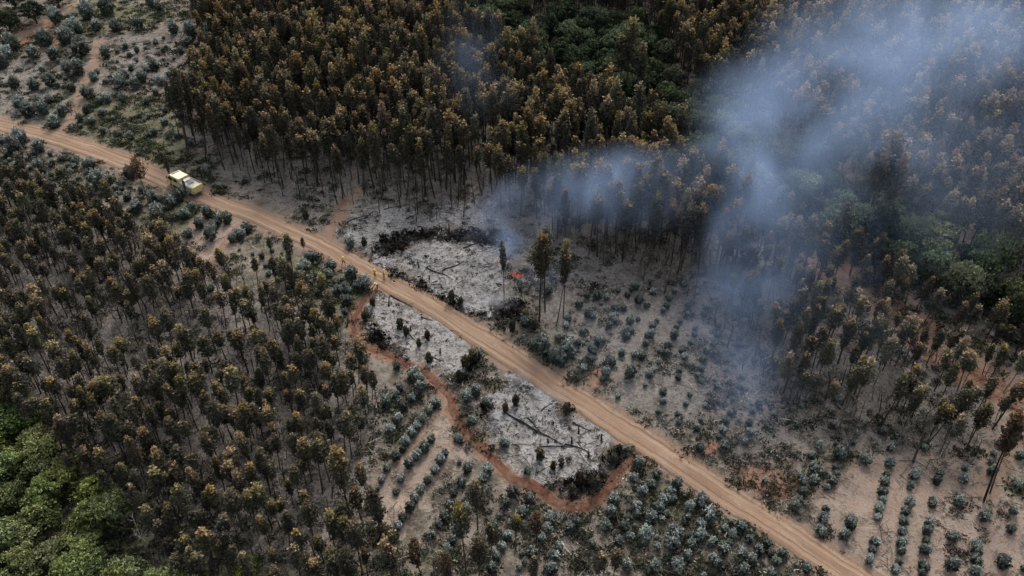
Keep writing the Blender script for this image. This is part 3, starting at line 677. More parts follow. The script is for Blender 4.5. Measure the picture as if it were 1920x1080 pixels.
# ---------------------------------------------------------------- blue-grey young eucalyptus bushes (centre, width in photo, x3 crops)
BS = {(640, 720): "445,20,60 335,20,60 300,60,55 262,100,60 400,75,60 355,135,50 318,205,55 275,260,60 565,70,60 535,105,60 498,152,50 460,200,60 430,240,50 400,275,55 370,325,65 512,312,60 470,362,55 345,370,40 310,408,60 430,402,65 385,455,60 260,468,60 228,532,50 340,530,55 310,595,50 585,400,50 560,435,55 530,485,60 485,540,60 450,592,60 412,650,60 380,705,55 345,758,55 318,800,55 200,580,40 715,78,75 755,40,50 815,100,55 660,310,55 740,205,60 925,330,60 860,440,50 825,485,60 710,485,60 675,552,60 800,535,55 635,620,50 610,672,50 580,735,65 548,785,55 510,850,50 650,810,60 625,875,60 598,925,60 700,700,65 885,735,50 852,790,60 930,665,65 965,605,85 1055,640,70 1025,710,55 935,840,65 905,905,60 875,955,55 852,1025,60 1180,740,75 1155,810,70 1120,865,55 1075,940,55 1195,975,55 1170,1035,65 1030,1005,50 1045,490,45 1110,545,55 1255,620,60 1280,805,60 1350,715,60 1320,770,50 1225,930,50 1530,660,70 1515,720,60 1485,795,60 1595,800,70 1740,760,70 1710,850,80 1680,890,60 1660,680,50 1695,615,60 1735,555,70 1670,440,80 1720,400,50 1640,520,60 1770,510,60 1850,610,60 1880,565,70 1815,650,60 1780,700,50 1875,840,90 1850,905,80 1895,1020,70 1605,1020,60 1760,1040,60 1415,905,50 1540,950,50 1560,880,50 1615,745,40",
 (1280, 720): "110,655,90 40,695,60 30,750,40 100,790,60 150,740,80 95,850,60 50,910,70 20,970,50 225,930,70 260,890,45 280,850,55 320,795,70 190,1000,55 330,1045,70 385,985,60 425,930,60 470,890,60 525,995,65 495,1060,50 555,950,60 700,1030,60 190,490,70 90,360,60 230,340,50 370,600,60 430,620,50 460,545,40 615,750,60 630,695,50 650,650,50 675,600,60 680,545,50 665,515,40 840,545,60 855,500,50 860,465,50 875,405,70 720,400,50 725,465,70 740,540,55 800,500,40 805,580,40 770,820,60 785,750,60 800,700,45 940,765,65 935,800,50 905,850,55 880,900,50 1090,755,50 1100,705,55 1110,655,55 1120,610,55 1130,560,55 1140,515,45 1045,985,60 1060,930,50 1065,885,60 1025,430,55 1155,450,50 1275,570,55 1300,500,60 1260,670,70 1245,725,60 1235,780,60 1225,835,60 1220,890,60 1220,940,60 1215,1000,50 1190,1040,60 1375,790,60 1365,835,60 1360,880,55 1350,930,55 1350,1020,65 1340,1060,55 1400,650,45 1400,675,45 1425,545,50 1440,505,50 1570,535,60 1580,475,50 1540,665,70 1685,735,75 1505,860,75 1495,1020,75 1650,900,60 1655,940,60 1645,985,55 1635,1050,60 1795,1005,80 1840,815,50 1850,715,50 1875,565,50 1910,1040,40 1770,330,40 1745,390,40 1730,440,45 1725,500,50 1890,400,50 1120,265,50 1165,360,50 1490,185,40 860,230,50 885,100,50",
 (640, 360): "1385,690,50 1550,640,50 1520,710,50 1440,580,50 1630,720,50 1600,790,50 1445,840,50 1410,890,50 1520,955,60 1740,800,50 1690,930,50 1825,900,50 1870,815,50 1130,870,90 1225,935,90 1270,880,80 990,840,50 1040,740,60 1160,560,60 1670,610,60 1655,535,50 775,910,40 50,285,60 60,470,80 130,520,80 35,620,60 30,540,60 45,760,40 315,980,55 375,910,50 400,1020,80 440,1060,60 1490,1020,60 1625,1020,60",
 (0, 360): "1065,235,60 1125,185,60 1190,250,80 1200,205,60 1280,155,70 1240,150,60 1175,130,60 1220,180,50 1395,205,60 1355,240,55 1310,270,55 1240,360,50 1140,470,50 1190,545,45 1720,410,60 1865,420,70 1845,470,50 1790,530,40 1700,430,50 860,35,60 780,90,70 890,125,80 965,65,60 1040,130,60 1090,80,50 1020,40,60 720,30,60 1670,470,50 1810,490,50 1900,555,50 1770,360,60",
 (0, 0): "195,305,90 315,315,90 375,225,90 255,235,80 325,115,70 430,165,80 490,80,80 655,160,70 15,360,90 45,320,80 550,360,60 460,290,100 80,270,80 80,470,70 195,485,70 290,470,60 410,500,50 495,535,60 115,590,70 215,565,60 170,640,80 215,680,90 250,620,80 285,565,60 320,690,80 355,640,60 440,400,70 380,390,60 535,440,50 595,300,60 605,60,80 550,160,60 1110,60,80 1205,110,90 1080,195,60 985,180,60 1110,335,60 1140,80,50 860,25,60 790,150,60 1180,180,60 680,465,60 715,440,50 770,485,50 805,450,60 915,460,55 880,520,40 695,560,50 605,565,50 490,625,50 420,745,70 455,670,50 520,680,50 605,835,40 680,850,50 870,745,40 900,50,60 1165,960,50 125,790,70 80,835,80 225,835,70 515,940,60 740,985,70 565,1030,80 430,915,50 350,970,50 15,790,50 230,950,60 785,880,40 870,375,50 1020,295,40 1060,240,50 830,570,40 735,770,50 925,690,40"}
bushes = []; 
for (ox, oy), txt in BS.items():
    for t in txt.split():
        cx, cy, d = map(float, t.split(',')); px, py, d = ox + cx / 3, oy + cy / 3, d / 3
        p = unproj(px, py + d * .30); s_ = proj(*p)[2]; bushes.append((p[0], p[1], d / s_ * 1.13, px, py))
def bush_words(px, py):
    if px < 420 and py < 232 + px * .33: return 'clearing left of the tall forest', 'bushes of the upper left clearing'
    if px < 240 and py < 400: return 'road verge left of truck', 'bushes below the road by the truck'
    if px < 500 and py < 460: return 'tan slope below the truck', 'bushes below the road by the truck'
    if px < 700 and py < 620: return 'scrub below the firefighters', 'bushes beside the firefighters'
    if py > 232 + (px - 0) * .57 and px < 850 and py > 640: return 'rows left of the firebreak', 'bushes in rows left of the firebreak'
    if px < 1010 and py > 700 and py < 880: return 'inside the firebreak loop', 'bushes inside the firebreak loop'
    if py > (px - 960) * .62 + 700: return ('right of firebreak, below road' if px > 1130 else 'below the firebreak curve'), ('bushes between firebreak and road' if px > 1130 else 'bushes below the firebreak')
    if px > 1620: return 'rows on bare orange soil', 'bushes in rows on bare soil'
    if px > 1450 and py > 830: return 'rows where bare soil begins', 'bushes in rows on bare soil'
    return 'smoky clearing above the road', 'bushes of the smoky clearing'
bushes = [t for t in bushes if ldist(np.array([t[:2]]), wbreak)[0] > 1.35 and ldist(np.array([t[:2]]), wtracks[0][0])[0] > 1.6 and ldist(np.array([t[:2]]), wroad)[0] > 2.6]
bushes.sort(key=lambda t: -t[2] * proj(t[0], t[1], float(hbase(t[0], t[1])))[2])
def build_bush(x, y, d, lab, grp, look):
    k = BUSH[look][int(rng.integers(4))]; hz = d * rng.uniform(.9, 1.25)
    e = empty('eucalyptus_bush', (x, y, hground(x, y) - .04), rng.uniform(0, 6.28), (d, d * rng.uniform(.88, 1.1), hz), (rng.normal(0, .08), rng.normal(0, .08)))
    ob('stem', k.trunk, e); ob('foliage', k.crown, e); tag(e, lab, 'bush', grp); return e
seen = {}
for x, y, d, px, py in bushes[:300]:
    pl, grp = bush_words(px, py); smoky = grp.startswith('bushes of the smoky')
    d *= rng.uniform(.82, 1.18); look = 'bluedk' if rng.random() < (.5 if smoky or grp.startswith('bushes of the upper') else .25) else 'blue'
    lab = '%s %s bush, %s' % ('big' if d > 2.9 else 'small' if d < 2.0 else 'medium', 'dull green' if look == 'bluedk' else 'pale blue', pl)
    later(build_bush(x, y, d, None, grp, look), lab, x, y, float(hbase(x, y)) + d / 2)
g = np.random.default_rng(88); rest = [(b_[0], b_[1], b_[2]) for b_ in bushes[300:]]
FILL = [([(1060, 560), (1300, 520), (1430, 600), (1430, 850), (1300, 830), (1180, 770), (1040, 660)], 2.9, (.8, 1.5)), ([(60, 120), (380, 60), (370, 300), (140, 240)], 4.5, (.8, 1.8)),
        ([(560, 470), (690, 540), (660, 640), (560, 560), (430, 470)], 2.2, (.7, 1.4)), ([(1230, 900), (1330, 930), (1500, 1060), (1300, 1090), (1130, 1080), (1150, 960)], 3.2, (.8, 1.5)),
        ([(1440, 660), (1640, 760), (1800, 870), (1600, 850), (1420, 820)], 4.0, (.7, 1.2)), ([(0, 270), (120, 290), (330, 380), (240, 420), (0, 340)], 2.6, (.8, 1.5)), ([(860, 860), (950, 960), (1100, 1080), (850, 1080)], 4, (.7, 1.2))]
for poly, dd, rr in FILL:
    P_ = rows(wpoly(poly), dd * .62, dd * 1.05, dd * .13, 300 + len(rest)); P_ = P_[(ldist(P_, wroad) > 2.9) & (ldist(P_, wbreak) > 1.6) & (ldist(P_, wtracks[0][0]) > 1.8) & (g.random(len(P_)) < .78)]
    rest += [(p[0], p[1], g.uniform(*rr)) for p in P_]
scatter('small_eucalyptus_bushes', [(x, y, hground(x, y) - .04) for x, y, d in rest], [(0, 0, g.uniform(0, 6.28)) for _ in rest], [(d, d, d * g.uniform(.8, 1.1)) for x, y, d in rest],
        g.integers(0, 8, len(rest)), [k.join() for l in ('blue', 'bluedk') for k in BUSH[l]], 'many small blue-grey bushes strewn over the clearings beside the road', 'bushes')

# ---------------------------------------------------------------- undergrowth, twigs, char
def tuft(seed, n, spread, leaf, h, asp=.4, up=.0):
    g = np.random.default_rng(seed); L = MB(); c_ = g.normal(0, 1, (n, 3)) * np.array([spread, spread, 0]); c_[:, 2] = np.abs(g.normal(0, h, n)) * np.exp(-(c_[:, 0] ** 2 + c_[:, 1] ** 2) / (2 * spread ** 2)) + .03
    L.leaves(c_, leaf, g, np.clip(c_[:, 2] / (h * 2), 0, 1), asp=asp, up=up); return L
def twigs(seed, n, ln):
    g = np.random.default_rng(seed); T = MB()
    for i in range(n):
        a = g.uniform(0, 6.28); c_ = g.normal(0, ln * .4, 2); l = ln * g.uniform(.4, 1.1) / 2; z = g.uniform(.02, .16)
        T.tube([(c_[0] - l * math.cos(a), c_[1] - l * math.sin(a), z), (c_[0] + l * math.cos(a), c_[1] + l * math.sin(a), z + g.uniform(-.04, .12))], [.045, .022], 3, caps=False, att=(g.random(), g.random()))
    return T
herb = [tuft(61, 60, .42, .20, .26).mesh('herb_tuft', [M['herb']]), tuft(62, 70, .55, .22, .34).mesh('herb_tuft', [M['herb']]), tuft(63, 60, .46, .20, .28).mesh('brush_tuft', [M['brush']]), tuft(64, 46, .38, .18, .24).mesh('brush_tuft', [M['brush']]),
        tuft(65, 70, .46, .22, .40).mesh('dull_tuft', [M['bluedk']]), tuft(66, 60, .44, .20, .28).mesh('green_tuft', [M['green']]), tuft(67, 64, .46, .20, .34).mesh('char_tuft', [M['charleaf']]), tuft(68, 50, .5, .20, .22).mesh('straw_tuft', [M['straw']])]
tw = [twigs(71, 9, 2.2).mesh('twigs', [M['twig']]), twigs(72, 7, 3.0).mesh('twigs', [M['twig']]), twigs(73, 8, 2.0).mesh('twigs', [M['bark_dark']]), twigs(74, 8, 2.2).mesh('twigs', [M['char']])]
N = 52000; g = np.random.default_rng(99)
Q = np.stack([g.uniform(-1, 1, N), g.uniform(0, 1, N)], 1); yy = 45 + (225 - 45) * Q[:, 1]; xx = Q[:, 0] * (40 + .66 * yy); Pq = np.stack([xx, yy], 1)
ok = (ldist(Pq, wroad) > 1.6 + 1.3 * g.random(N)) & (ldist(Pq, wbreak) > .35 + .8 * g.random(N))
for ln, r in wtracks: ok &= (ldist(Pq, ln) > r + .4) | (g.random(N) < .06)
Pq = Pq[ok]; fa, fc, fb, fg, ft = [field(z, Pq, s_) for z, s_ in ((ASH, 1.5), (CHAR, 1.5), (BURN, 5), (GRASS, 5), (TAN, 4))]
patch = lattice(Pq[:, 0], Pq[:, 1], .16, 12); keep = np.ones(len(Pq), bool); vid = np.zeros(len(Pq), int); scl = .35 + 1.35 * g.random(len(Pq)) ** 2.6
for i in range(len(Pq)):
    u = g.random(); pk = patch[i]
    if fa[i] > .5: vid[i] = 6 if u < .2 else 3; keep[i] = u < .34; scl[i] *= .5
    elif fc[i] > .5: vid[i] = 6 if u < .75 else 3; keep[i] = u < .92 
    elif ft[i] > .55: vid[i] = (0, 2, 3, 4)[int(g.integers(4))]; keep[i] = pk > .72 and u < .5; scl[i] *= .7
    elif fg[i] > .5: vid[i] = (0, 1, 2, 4, 5)[int(g.integers(5))] if u < .9 else 5; keep[i] = pk > .3
    elif fb[i] > .5: vid[i] = (2, 3, 7, 0, 4, 7)[int(g.integers(6))]; keep[i] = pk > .36 and u < .75; scl[i] *= .85
    else: vid[i] = (0, 1, 2, 3, 4, 7)[int(g.integers(6))]; keep[i] = pk > .25 and u < .85
Pk, vk, sk = Pq[keep], vid[keep], scl[keep]; print('tufts', len(Pk))
scatter('undergrowth', [(p[0], p[1], float(z)) for p, z in zip(Pk, hground(Pk[:, 0], Pk[:, 1]) - .03)], [(0, 0, a) for a in g.uniform(0, 6.28, len(Pk))], [(s_, s_, s_ * .9) for s_ in sk], vk, herb,
        'low scrub, herbs and dry brush covering the ground between the trees', 'undergrowth')
N = 4200; Q = np.stack([g.uniform(-1, 1, N), g.uniform(0, 1, N)], 1); yy = 45 + 160 * Q[:, 1]; xx = Q[:, 0] * (40 + .62 * yy); Pq = np.stack([xx, yy], 1)
Pq = Pq[(ldist(Pq, wroad) > 3.2) & (ldist(Pq, wbreak) > 1.8)]; fa, fc = field(ASH, Pq, 1.5), field(CHAR, Pq, 1.5); burnt = (fa > .5) | (fc > .5)
Pq_keep = ~burnt | (g.random(len(Pq)) < .5); v_ = np.where(burnt, 3, np.where(g.random(len(Pq)) < .62, g.integers(0, 2, len(Pq)), 2))
Pq, v_ = Pq[Pq_keep], v_[Pq_keep]
scatter('fallen_branches', [(p[0], p[1], float(z) + .02) for p, z in zip(Pq, hground(Pq[:, 0], Pq[:, 1]))], [(0, 0, a) for a in g.uniform(0, 6.28, len(Pq))], [(s_, s_, s_) for s_ in g.uniform(.5, 1.1, len(Pq))], v_, tw,
        'thin dead branches littering the forest floor', 'branches')

und = [snag_arrays(81, 5).mesh('bare_tree', [M['twig']]), snag_arrays(82, 4).mesh('bare_tree', [M['bark_pale']]), snag_arrays(83, 4.5).mesh('bare_tree', [M['bark_dark']])]
Pu = np.concatenate([rows(wZE, 1.9, 2.0, .7, 501), rows(wpoly([(400, 250), (900, 300), (1400, 420), (1300, 540), (1050, 490), (900, 420), (600, 380), (420, 330)]), 2.4, 2.4, .8, 503), rows(wZD, 2.6, 2.6, 1, 505)])
nlow = len(Pu); Pu = np.concatenate([Pu, rows(wpoly([(1060, 430), (1400, 470), (1500, 560), (1520, 780), (1420, 760), (1330, 600), (1180, 520)]), 2.5, 2.7, .8, 507), rows(wpoly([(1440, 640), (1560, 700), (1840, 840), (1780, 880), (1560, 850)]), 2.4, 2.6, .8, 509)])
tallb = np.arange(len(Pu)) >= nlow
g = np.random.default_rng(500); selb = (ldist(Pu, wroad) > 3.2) & (ldist(Pu, wbreak) > 1.6) & (g.random(len(Pu)) < .75); tallb = tallb[selb]; Pu = Pu[selb]
scatter('bare_undergrowth', [(p[0], p[1], z) for p, z in zip(Pu, hground(Pu[:, 0], Pu[:, 1]) - .05)], [(g.normal(0, .08), g.normal(0, .08), g.uniform(0, 6.28)) for _ in Pu], [(s_, s_, s_ * .9) for s_ in g.uniform(.45, 1.1, len(Pu)) * np.where(tallb, 1.6, 1.0)], g.choice(3, len(Pu), p=(.45, .3, .25)), und,
        'thin leafless stems and grey brushwood standing between the planted trees', 'undergrowth')
# ---------------------------------------------------------------- fallen logs
LOGS = [(800, 502, 849, 525, 'c', 'thicker charred log slanting over the upper ash patch'), (828, 510, 870, 493, 'c', 'charred log crossing the end of the thicker one on the upper ash patch'),
 (652, 415, 693, 402, 'c', 'charred log lying at the left end of the upper ash, by the side track'), (722, 394, 766, 384, 'c', 'charred log at the feet of the front forest stems'),
 (779, 534, 815, 545, 'c', 'short charred log near the road on the upper ash patch'), (704, 467, 745, 459, 'c', 'thin charred log above the pair of firefighters'), (868, 465, 912, 449, 'c', 'charred log along the black band left of the flames'),
 (733, 555, 772, 575, 'c', 'charred log along the road side of the middle ash patch'), (788, 594, 811, 602, 'c', 'short black log in the middle ash patch near the road'), (796, 612, 804, 622, 'c', 'very short black log in the centre of the middle ash patch'),
 (766, 625, 781, 640, 'c', 'thin black log at the lower side of the middle ash patch'), (809, 668, 833, 676, 'c', 'black log at the lower right of the middle ash patch'), (846, 619, 873, 631, 'c', 'charred log at the right end of the middle ash patch by the road'),
 (945, 773, 1059, 836, 'c', 'longest charred log, lying diagonally over the lower ash patch'), (966, 786, 1025, 820, 'c', 'charred log just below the longest one on the lower ash patch'), (989, 784, 1015, 810, 'c', 'short charred log above the longest one'),
 (960, 833, 1010, 832, 'p', 'thin pale log lying level at the left of the lower ash patch'), (1010, 836, 1082, 838, 'c', 'thin dark log lying level across the lower ash patch'), (1059, 833, 1103, 846, 'c', 'charred log continuing right from the longest one'),
 (1074, 791, 1111, 810, 'c', 'thin charred log at the road side of the lower ash patch'), (1015, 771, 1036, 755, 'c', 'charred log in the black corner of the lower ash patch'), (934, 786, 953, 810, 'p', 'pale log beside the small white smoke puff'),
 (1403, 657, 1423, 633, 'p', 'pale log standing out in the thin smoke of the clearing'), (1423, 703, 1477, 667, 'p', 'long pale log pointing to the right hand stand'), (1430, 675, 1467, 657, 'p', 'pale log just above the long one by the right hand stand'),
 (1280, 533, 1300, 510, 'p', 'pale log at the upper side of the smoky clearing'), (1397, 745, 1413, 722, 'p', 'short pale log in the middle of the smoky clearing'), (1457, 783, 1600, 815, 'p', 'longest pale log, lying below the right hand stand'),
 (1547, 780, 1673, 800, 'c', 'long dark log on the burnt floor below the right hand stand'), (1457, 757, 1513, 770, 'p', 'pale log above the longest one below the right hand stand'), (1847, 947, 1867, 973, 'p', 'short pale log on the grassy soil at the right edge'),
 (1867, 912, 1893, 912, 'p', 'short level pale log by the right edge'), (1150, 497, 1160, 473, 'p', 'short pale log behind the thin trees right of the flames'), (1253, 553, 1277, 533, 'p', 'pale log in the upper middle of the smoky clearing'),
 (1270, 653, 1280, 633, 'p', 'short steep pale log in the smoky clearing'), (1113, 663, 1140, 653, 'p', 'thin pale log in the scrub by the road right of the middle ash'), (1260, 700, 1271, 692, 'p', 'short thick white log in the smoky clearing'),
 (1050, 1020, 1077, 1047, 'p', 'leftmost of the fallen pale stems near the bottom edge'), (1058, 1008, 1090, 1040, 'p', 'middle one of the fallen pale stems near the bottom edge'), (1066, 1003, 1100, 1030, 'p', 'right one of the fallen pale stems near the bottom edge'),
 (1040, 1000, 1064, 1034, 'p', 'short fallen stem crossing the others near the bottom edge'), (1095, 770, 1118, 758, 'p', None)]
for x0, y0, x1, y1, k_, lab in LOGS:
    if lab is None: continue
    a, c_ = unproj(x0, y0), unproj(x1, y1); g = rng; n = 6; P_ = []; R0 = .115 if 'thick' in lab or 'long' in lab else .08
    mid = (a + c_) / 2
    for i in range(n + 1):
        p = a + (c_ - a) * i / n; p = np.array([p[0] + g.normal(0, .05), p[1] + g.normal(0, .05), hground(p[0], p[1]) + R0 * .8]) - mid; P_.append(p)
    T = MB(); T.tube(P_, [R0 * (1 - .65 * i / n) for i in range(n + 1)], 7)
    for _ in range(4):
        i = int(g.integers(1, n)); d = g.normal(0, .5, 3); d[2] = abs(d[2]) * .6 + .1; T.tube([P_[i], P_[i] + d], [.03, .01], 4)
    o = ob('fallen_log', T.mesh('fallen_log', [M['char'] if k_ == 'c' else M['logpale']], True), None, tuple(mid)); tag(o, lab, 'log', 'charred logs on the ash' if k_ == 'c' else 'pale fallen logs')

# ---------------------------------------------------------------- scorched saplings, stumps and snags on the burnt ground
SAP = [(1012, 862, 2.6, 'olive', 'green-brown sapling in the middle of the lower ash patch'), (1037, 880, 1.7, 'scorch', 'small brown sapling right of the green-brown one on the lower ash'), (1052, 872, 1.6, 'dark', 'dark sapling on the lower ash patch, in front of the twin logs'),
 (1085, 905, 2.3, 'scorch', 'brown bushy sapling at the lower end of the ash patch'), (1117, 918, 2.6, 'olive', 'olive sapling between lower ash and red firebreak'), (1071, 925, 2.0, 'olive', 'olive-brown sapling just above the bottom of the firebreak curve'),
 (1000, 745, 1.9, 'dark', None), (967, 760, 2.2, 'dark', 'dark sapling at the upper end of the lower ash patch'), (948, 772, 1.8, 'scorch', 'rusty sapling above the small white smoke puff'), (1062, 775, 2.3, 'dark', 'dark grey sapling in the black corner by the road'),
 (847, 566, 2.4, 'dark', 'dark sapling between road and upper ash patch'), (864, 573, 1.8, 'dark', 'bushy dark sapling on the road verge below the upper ash'), (762, 628, 2.0, 'olive', 'olive sapling in the middle ash patch'), (750, 615, 2.2, 'dark', 'dark sapling left of the olive one in the middle ash patch'),
 (786, 650, 1.7, 'olive', 'small olive sapling at the lower rim of the middle ash patch'), (802, 636, 1.9, 'dark', 'dark sapling in the centre of the middle ash patch'), (873, 690, 2.6, 'scorch', 'brown sapling at the right end of the middle ash'), (886, 680, 2.6, 'olive', 'olive-brown sapling beside the road at the right end of the middle ash'),
 (862, 715, 2.3, 'dark', 'dark sapling just below the middle ash patch'), (805, 680, 2.2, 'dark', 'dark sapling by the lower edge of the middle ash patch'), (685, 600, 2.0, 'olive', 'olive sapling between firebreak and middle ash'), (700, 575, 1.9, 'dark', 'dark sapling at the tip of the middle ash by the road'),
 (575, 412, 2.2, 'dark', 'dark round sapling on the upper road verge behind the truck'), (683, 460, 2.0, 'dark', 'dark sapling on the upper verge above the lone walking firefighter'), (755, 470, 1.5, 'scorch', 'brown sapling on the ash above the pair of firefighters'), (720, 515, 1.6, 'dark', None),
 (985, 600, 2.2, 'olive', 'olive bushy sapling at the foot of the tall pair by the flames'), (1000, 618, 2.4, 'dark', 'dark bushy sapling on the road side of the tall pair'), (960, 622, 2.2, 'dark', 'dark sapling by the red soil patch below the flames'), (1160, 852, 2.0, 'dark', 'dark grey sapling at the right end of the lower ash patch'), (1150, 870, 2.2, 'dark', 'dark sapling between lower ash and the firebreak end')]
for bx, by, H, look, lab in SAP:
    if lab is None: continue
    p = unproj(bx, by); k = BUSH['blue'][int(rng.integers(4))]; e = empty('scorched_sapling', (p[0], p[1], hground(p[0], p[1]) - .04), rng.uniform(0, 6.28), (H * .62, H * .62, H))
    me2 = bpy.data.meshes.get('foliage_' + look + str(0)) or None
    if me2 is None: me2 = bshape[0][1].mesh('foliage_' + look + '0', [M[look]])
    ob('stem', k.trunk, e); ob('foliage', me2, e); tag(e, lab, 'sapling', 'scorched saplings on burnt ground')
def stump_mesh(seed):
    g = np.random.default_rng(seed); T = MB(); T.tube([(0, 0, -.1), (.02, 0, .5), (.0, .03, 1)], [.13, .09, .05], 7); T.tube([(0, 0, .6), (.25, .1, .85)], [.03, .01], 4); return T.mesh('stump', [M['char']])
stm = stump_mesh(1)
for bx, by, h, lab in [(1085, 812, 1.6, 'taller charred stump on the road side of the lower ash patch'), (1128, 824, 1.2, 'charred stump near the right end of the lower ash patch'), (1072, 832, 1.2, 'charred stump by the middle of the longest log'), (1028, 830, .9, 'short charred stump left of the pair on the lower ash'),
     (1103, 857, 1.1, 'charred stump at the lower rim of the lower ash patch'), (842, 437, 1.9, 'charred leaning stump on the upper ash in front of the forest'), (785, 500, 1.4, 'thin black stump in the middle of the upper ash patch'), (805, 522, .8, 'low black stump below the thick log on the upper ash'), (729, 575, 1.9, 'black stump at the road end of the middle ash patch'),
     (825, 660, 1.0, 'low black stump in the middle ash patch'), (770, 618, 1.1, 'black stump beside the olive sapling of the middle ash')]:
    p = unproj(bx, by); o = ob('charred_stump', stm, None, (p[0], p[1], hground(p[0], p[1]))); o.scale = (1.3, 1.3, h); o.rotation_euler = (rng.normal(0, .1), rng.normal(0, .1), rng.uniform(0, 6)); tag(o, lab, 'stump', 'charred stumps on the ash')
for i, (bx, by, H, m_, lab) in enumerate([(230, 860, 9, 0, 'pale leafless tree above the green thicket at the lower left'), (325, 990, 8, 1, 'bare pale dead tree amid the lower left stand'), (280, 1040, 8, 0, 'bare pale tree at the edge of the green thicket'), (40, 635, 6, 1, 'small pale leaning dead tree at the left edge'),
     (541, 640, 6, 1, 'thin pale dead stem standing in the lower left stand'), (180, 240, 5, 0, None), (1450, 800, 7, 1, 'leafless tree between smoke and the right hand stand'), (1700, 800, 7, 0, 'leafless grey tree in the middle of the right hand stand'), (1610, 790, 7, 1, 'bare grey tree at the lower edge of the right hand stand'), (45, 130, 5, 0, 'bare grey tree among the bushes of the upper left corner')]):
    if lab is None: continue
    p = unproj(bx, by); o = ob('dead_tree', SNAG[m_], None, (p[0], p[1], hground(p[0], p[1]) - .05)); o.scale = (H / 9,) * 3; o.rotation_euler = (rng.normal(0, .06), rng.normal(0, .06), rng.uniform(0, 6)); tag(o, lab, 'tree', 'leafless dead trees')
# charred bare poles at the front of the tall forest
g = np.random.default_rng(5); front = wpoly([(400, 300), (560, 330), (700, 350), (850, 360), (940, 400), (930, 425), (850, 430), (700, 410), (560, 385), (430, 345)])
Pp = rows(front, 3.3, 3.4, .8, 401); Pp = Pp[(ldist(Pp, wroad) > 4) & (g.random(len(Pp)) < .7)]
for p in Pp:
    o = ob('dead_tree', SNAGC[int(g.integers(2))], None, (p[0], p[1], hground(p[0], p[1]) - .05)); h = g.uniform(.45, 1.1); o.scale = (h, h, h); o.rotation_euler = (g.normal(0, .05), g.normal(0, .05), g.uniform(0, 6))
    px = proj(p[0], p[1], float(hbase(*p)))[0]
    tag(o, None, 'tree', 'charred poles along the forest front'); later(o, '%s charred bare pole %s' % ('tall' if h > .85 else 'short' if h < .6 else 'mid-height', 'behind the truck' if px < 560 else 'above the side track' if px < 690 else 'above the white ash'), p[0], p[1], float(hbase(*p)))

# ---------------------------------------------------------------- fire truck
yel = plain('truck_yellow', (.60, .52, .22), .4, .4, dirt=(.44, .36, .20)); yel2 = plain('truck_pale_yellow_roof', (.84, .78, .52), .4, .4, dirt=(.70, .64, .42)); grey = plain('aluminium_deck', (.42, .41, .41), .5, .5, dirt=(.30, .27, .25))
glass = plain('dark_glass', (.015, .018, .02), .08, .6); black = plain('black_rubber', (.02, .02, .02), .8, .2, dirt=(.09, .06, .045)); steel = plain('chassis_steel', (.05, .05, .05), .6, .4); shut = plain('roller_shutter', (.33, .35, .36), .4, .5, dirt=(.22, .2, .18), scale=1.2)
lens = plain('lamp_glass', (.6, .58, .5), .15, .6); redl = plain('red_lamp', (.35, .02, .015), .2, .6); bluel = plain('blue_lamp', (.02, .05, .35), .2, .6); rimm = plain('wheel_rim', (.45, .44, .42), .4, .5)
a, c_ = unproj(371, 366), unproj(323, 342); hd = math.atan2(c_[1] - a[1], c_[0] - a[0])
tp = unproj(349, 355); truck = empty('fire_truck', (tp[0], tp[1], float(hbase(tp[0], tp[1])) + .06), hd)
d2 = np.array([math.cos(hd), math.sin(hd)]); truck.scale = (1.08, 1.04, 1.0); truck.rotation_euler.y = -math.atan((float(hbase(tp[0] + d2[0] * 3, tp[1] + d2[1] * 3)) - float(hbase(tp[0] - d2[0] * 3, tp[1] - d2[1] * 3))) / 6)
tag(truck, 'yellow fire truck with crew cab and grey rear deck parked on the dirt road', 'fire truck')
def part(nm, mb, mats, par=None, sm=False): return ob(nm, mb.mesh(nm, mats, sm), par or truck)
q = MB(); q.box((-.1, 0, .62), (6.4, .9, .22), 0, .03); q.box((-1.9, 0, .45), (.3, 1.9, .15)); q.box((2.2, 0, .45), (.3, 1.9, .15)); part('chassis', q, [steel])
q = MB(); q.prism([(.15, .72), (3.28, .72), (3.36, .95), (3.36, 1.50), (3.22, 1.62), (2.82, 2.44), (2.60, 2.56), (.15, 2.56)], -1.16, 1.16); cab = part('cab', q, [yel])
bv = cab.modifiers.new('bevel', 'BEVEL'); bv.width = .06; bv.segments = 2
q = MB(); q.box((1.35, 0, 2.60), (2.35, 2.16, .09), 0, .04); roof = part('cab_roof', q, [yel2])
for k in range(4): q = MB(); q.box((1.35, -.75 + .5 * k, 2.665), (2.0, .06, .03), 0, .01); part('rib', q, [yel2], roof)
q = MB(); q.add([(3.245, -1.0, 1.66), (3.245, 1.0, 1.66), (2.90, .92, 2.38), (2.90, -.92, 2.38), (3.19, -1.0, 1.63), (3.19, 1.0, 1.63), (2.84, .92, 2.35), (2.84, -.92, 2.35)], [(0, 1, 2, 3), (7, 6, 5, 4), (0, 4, 5, 1), (3, 2, 6, 7), (0, 3, 7, 4), (1, 5, 6, 2)]); part('windscreen', q, [glass])
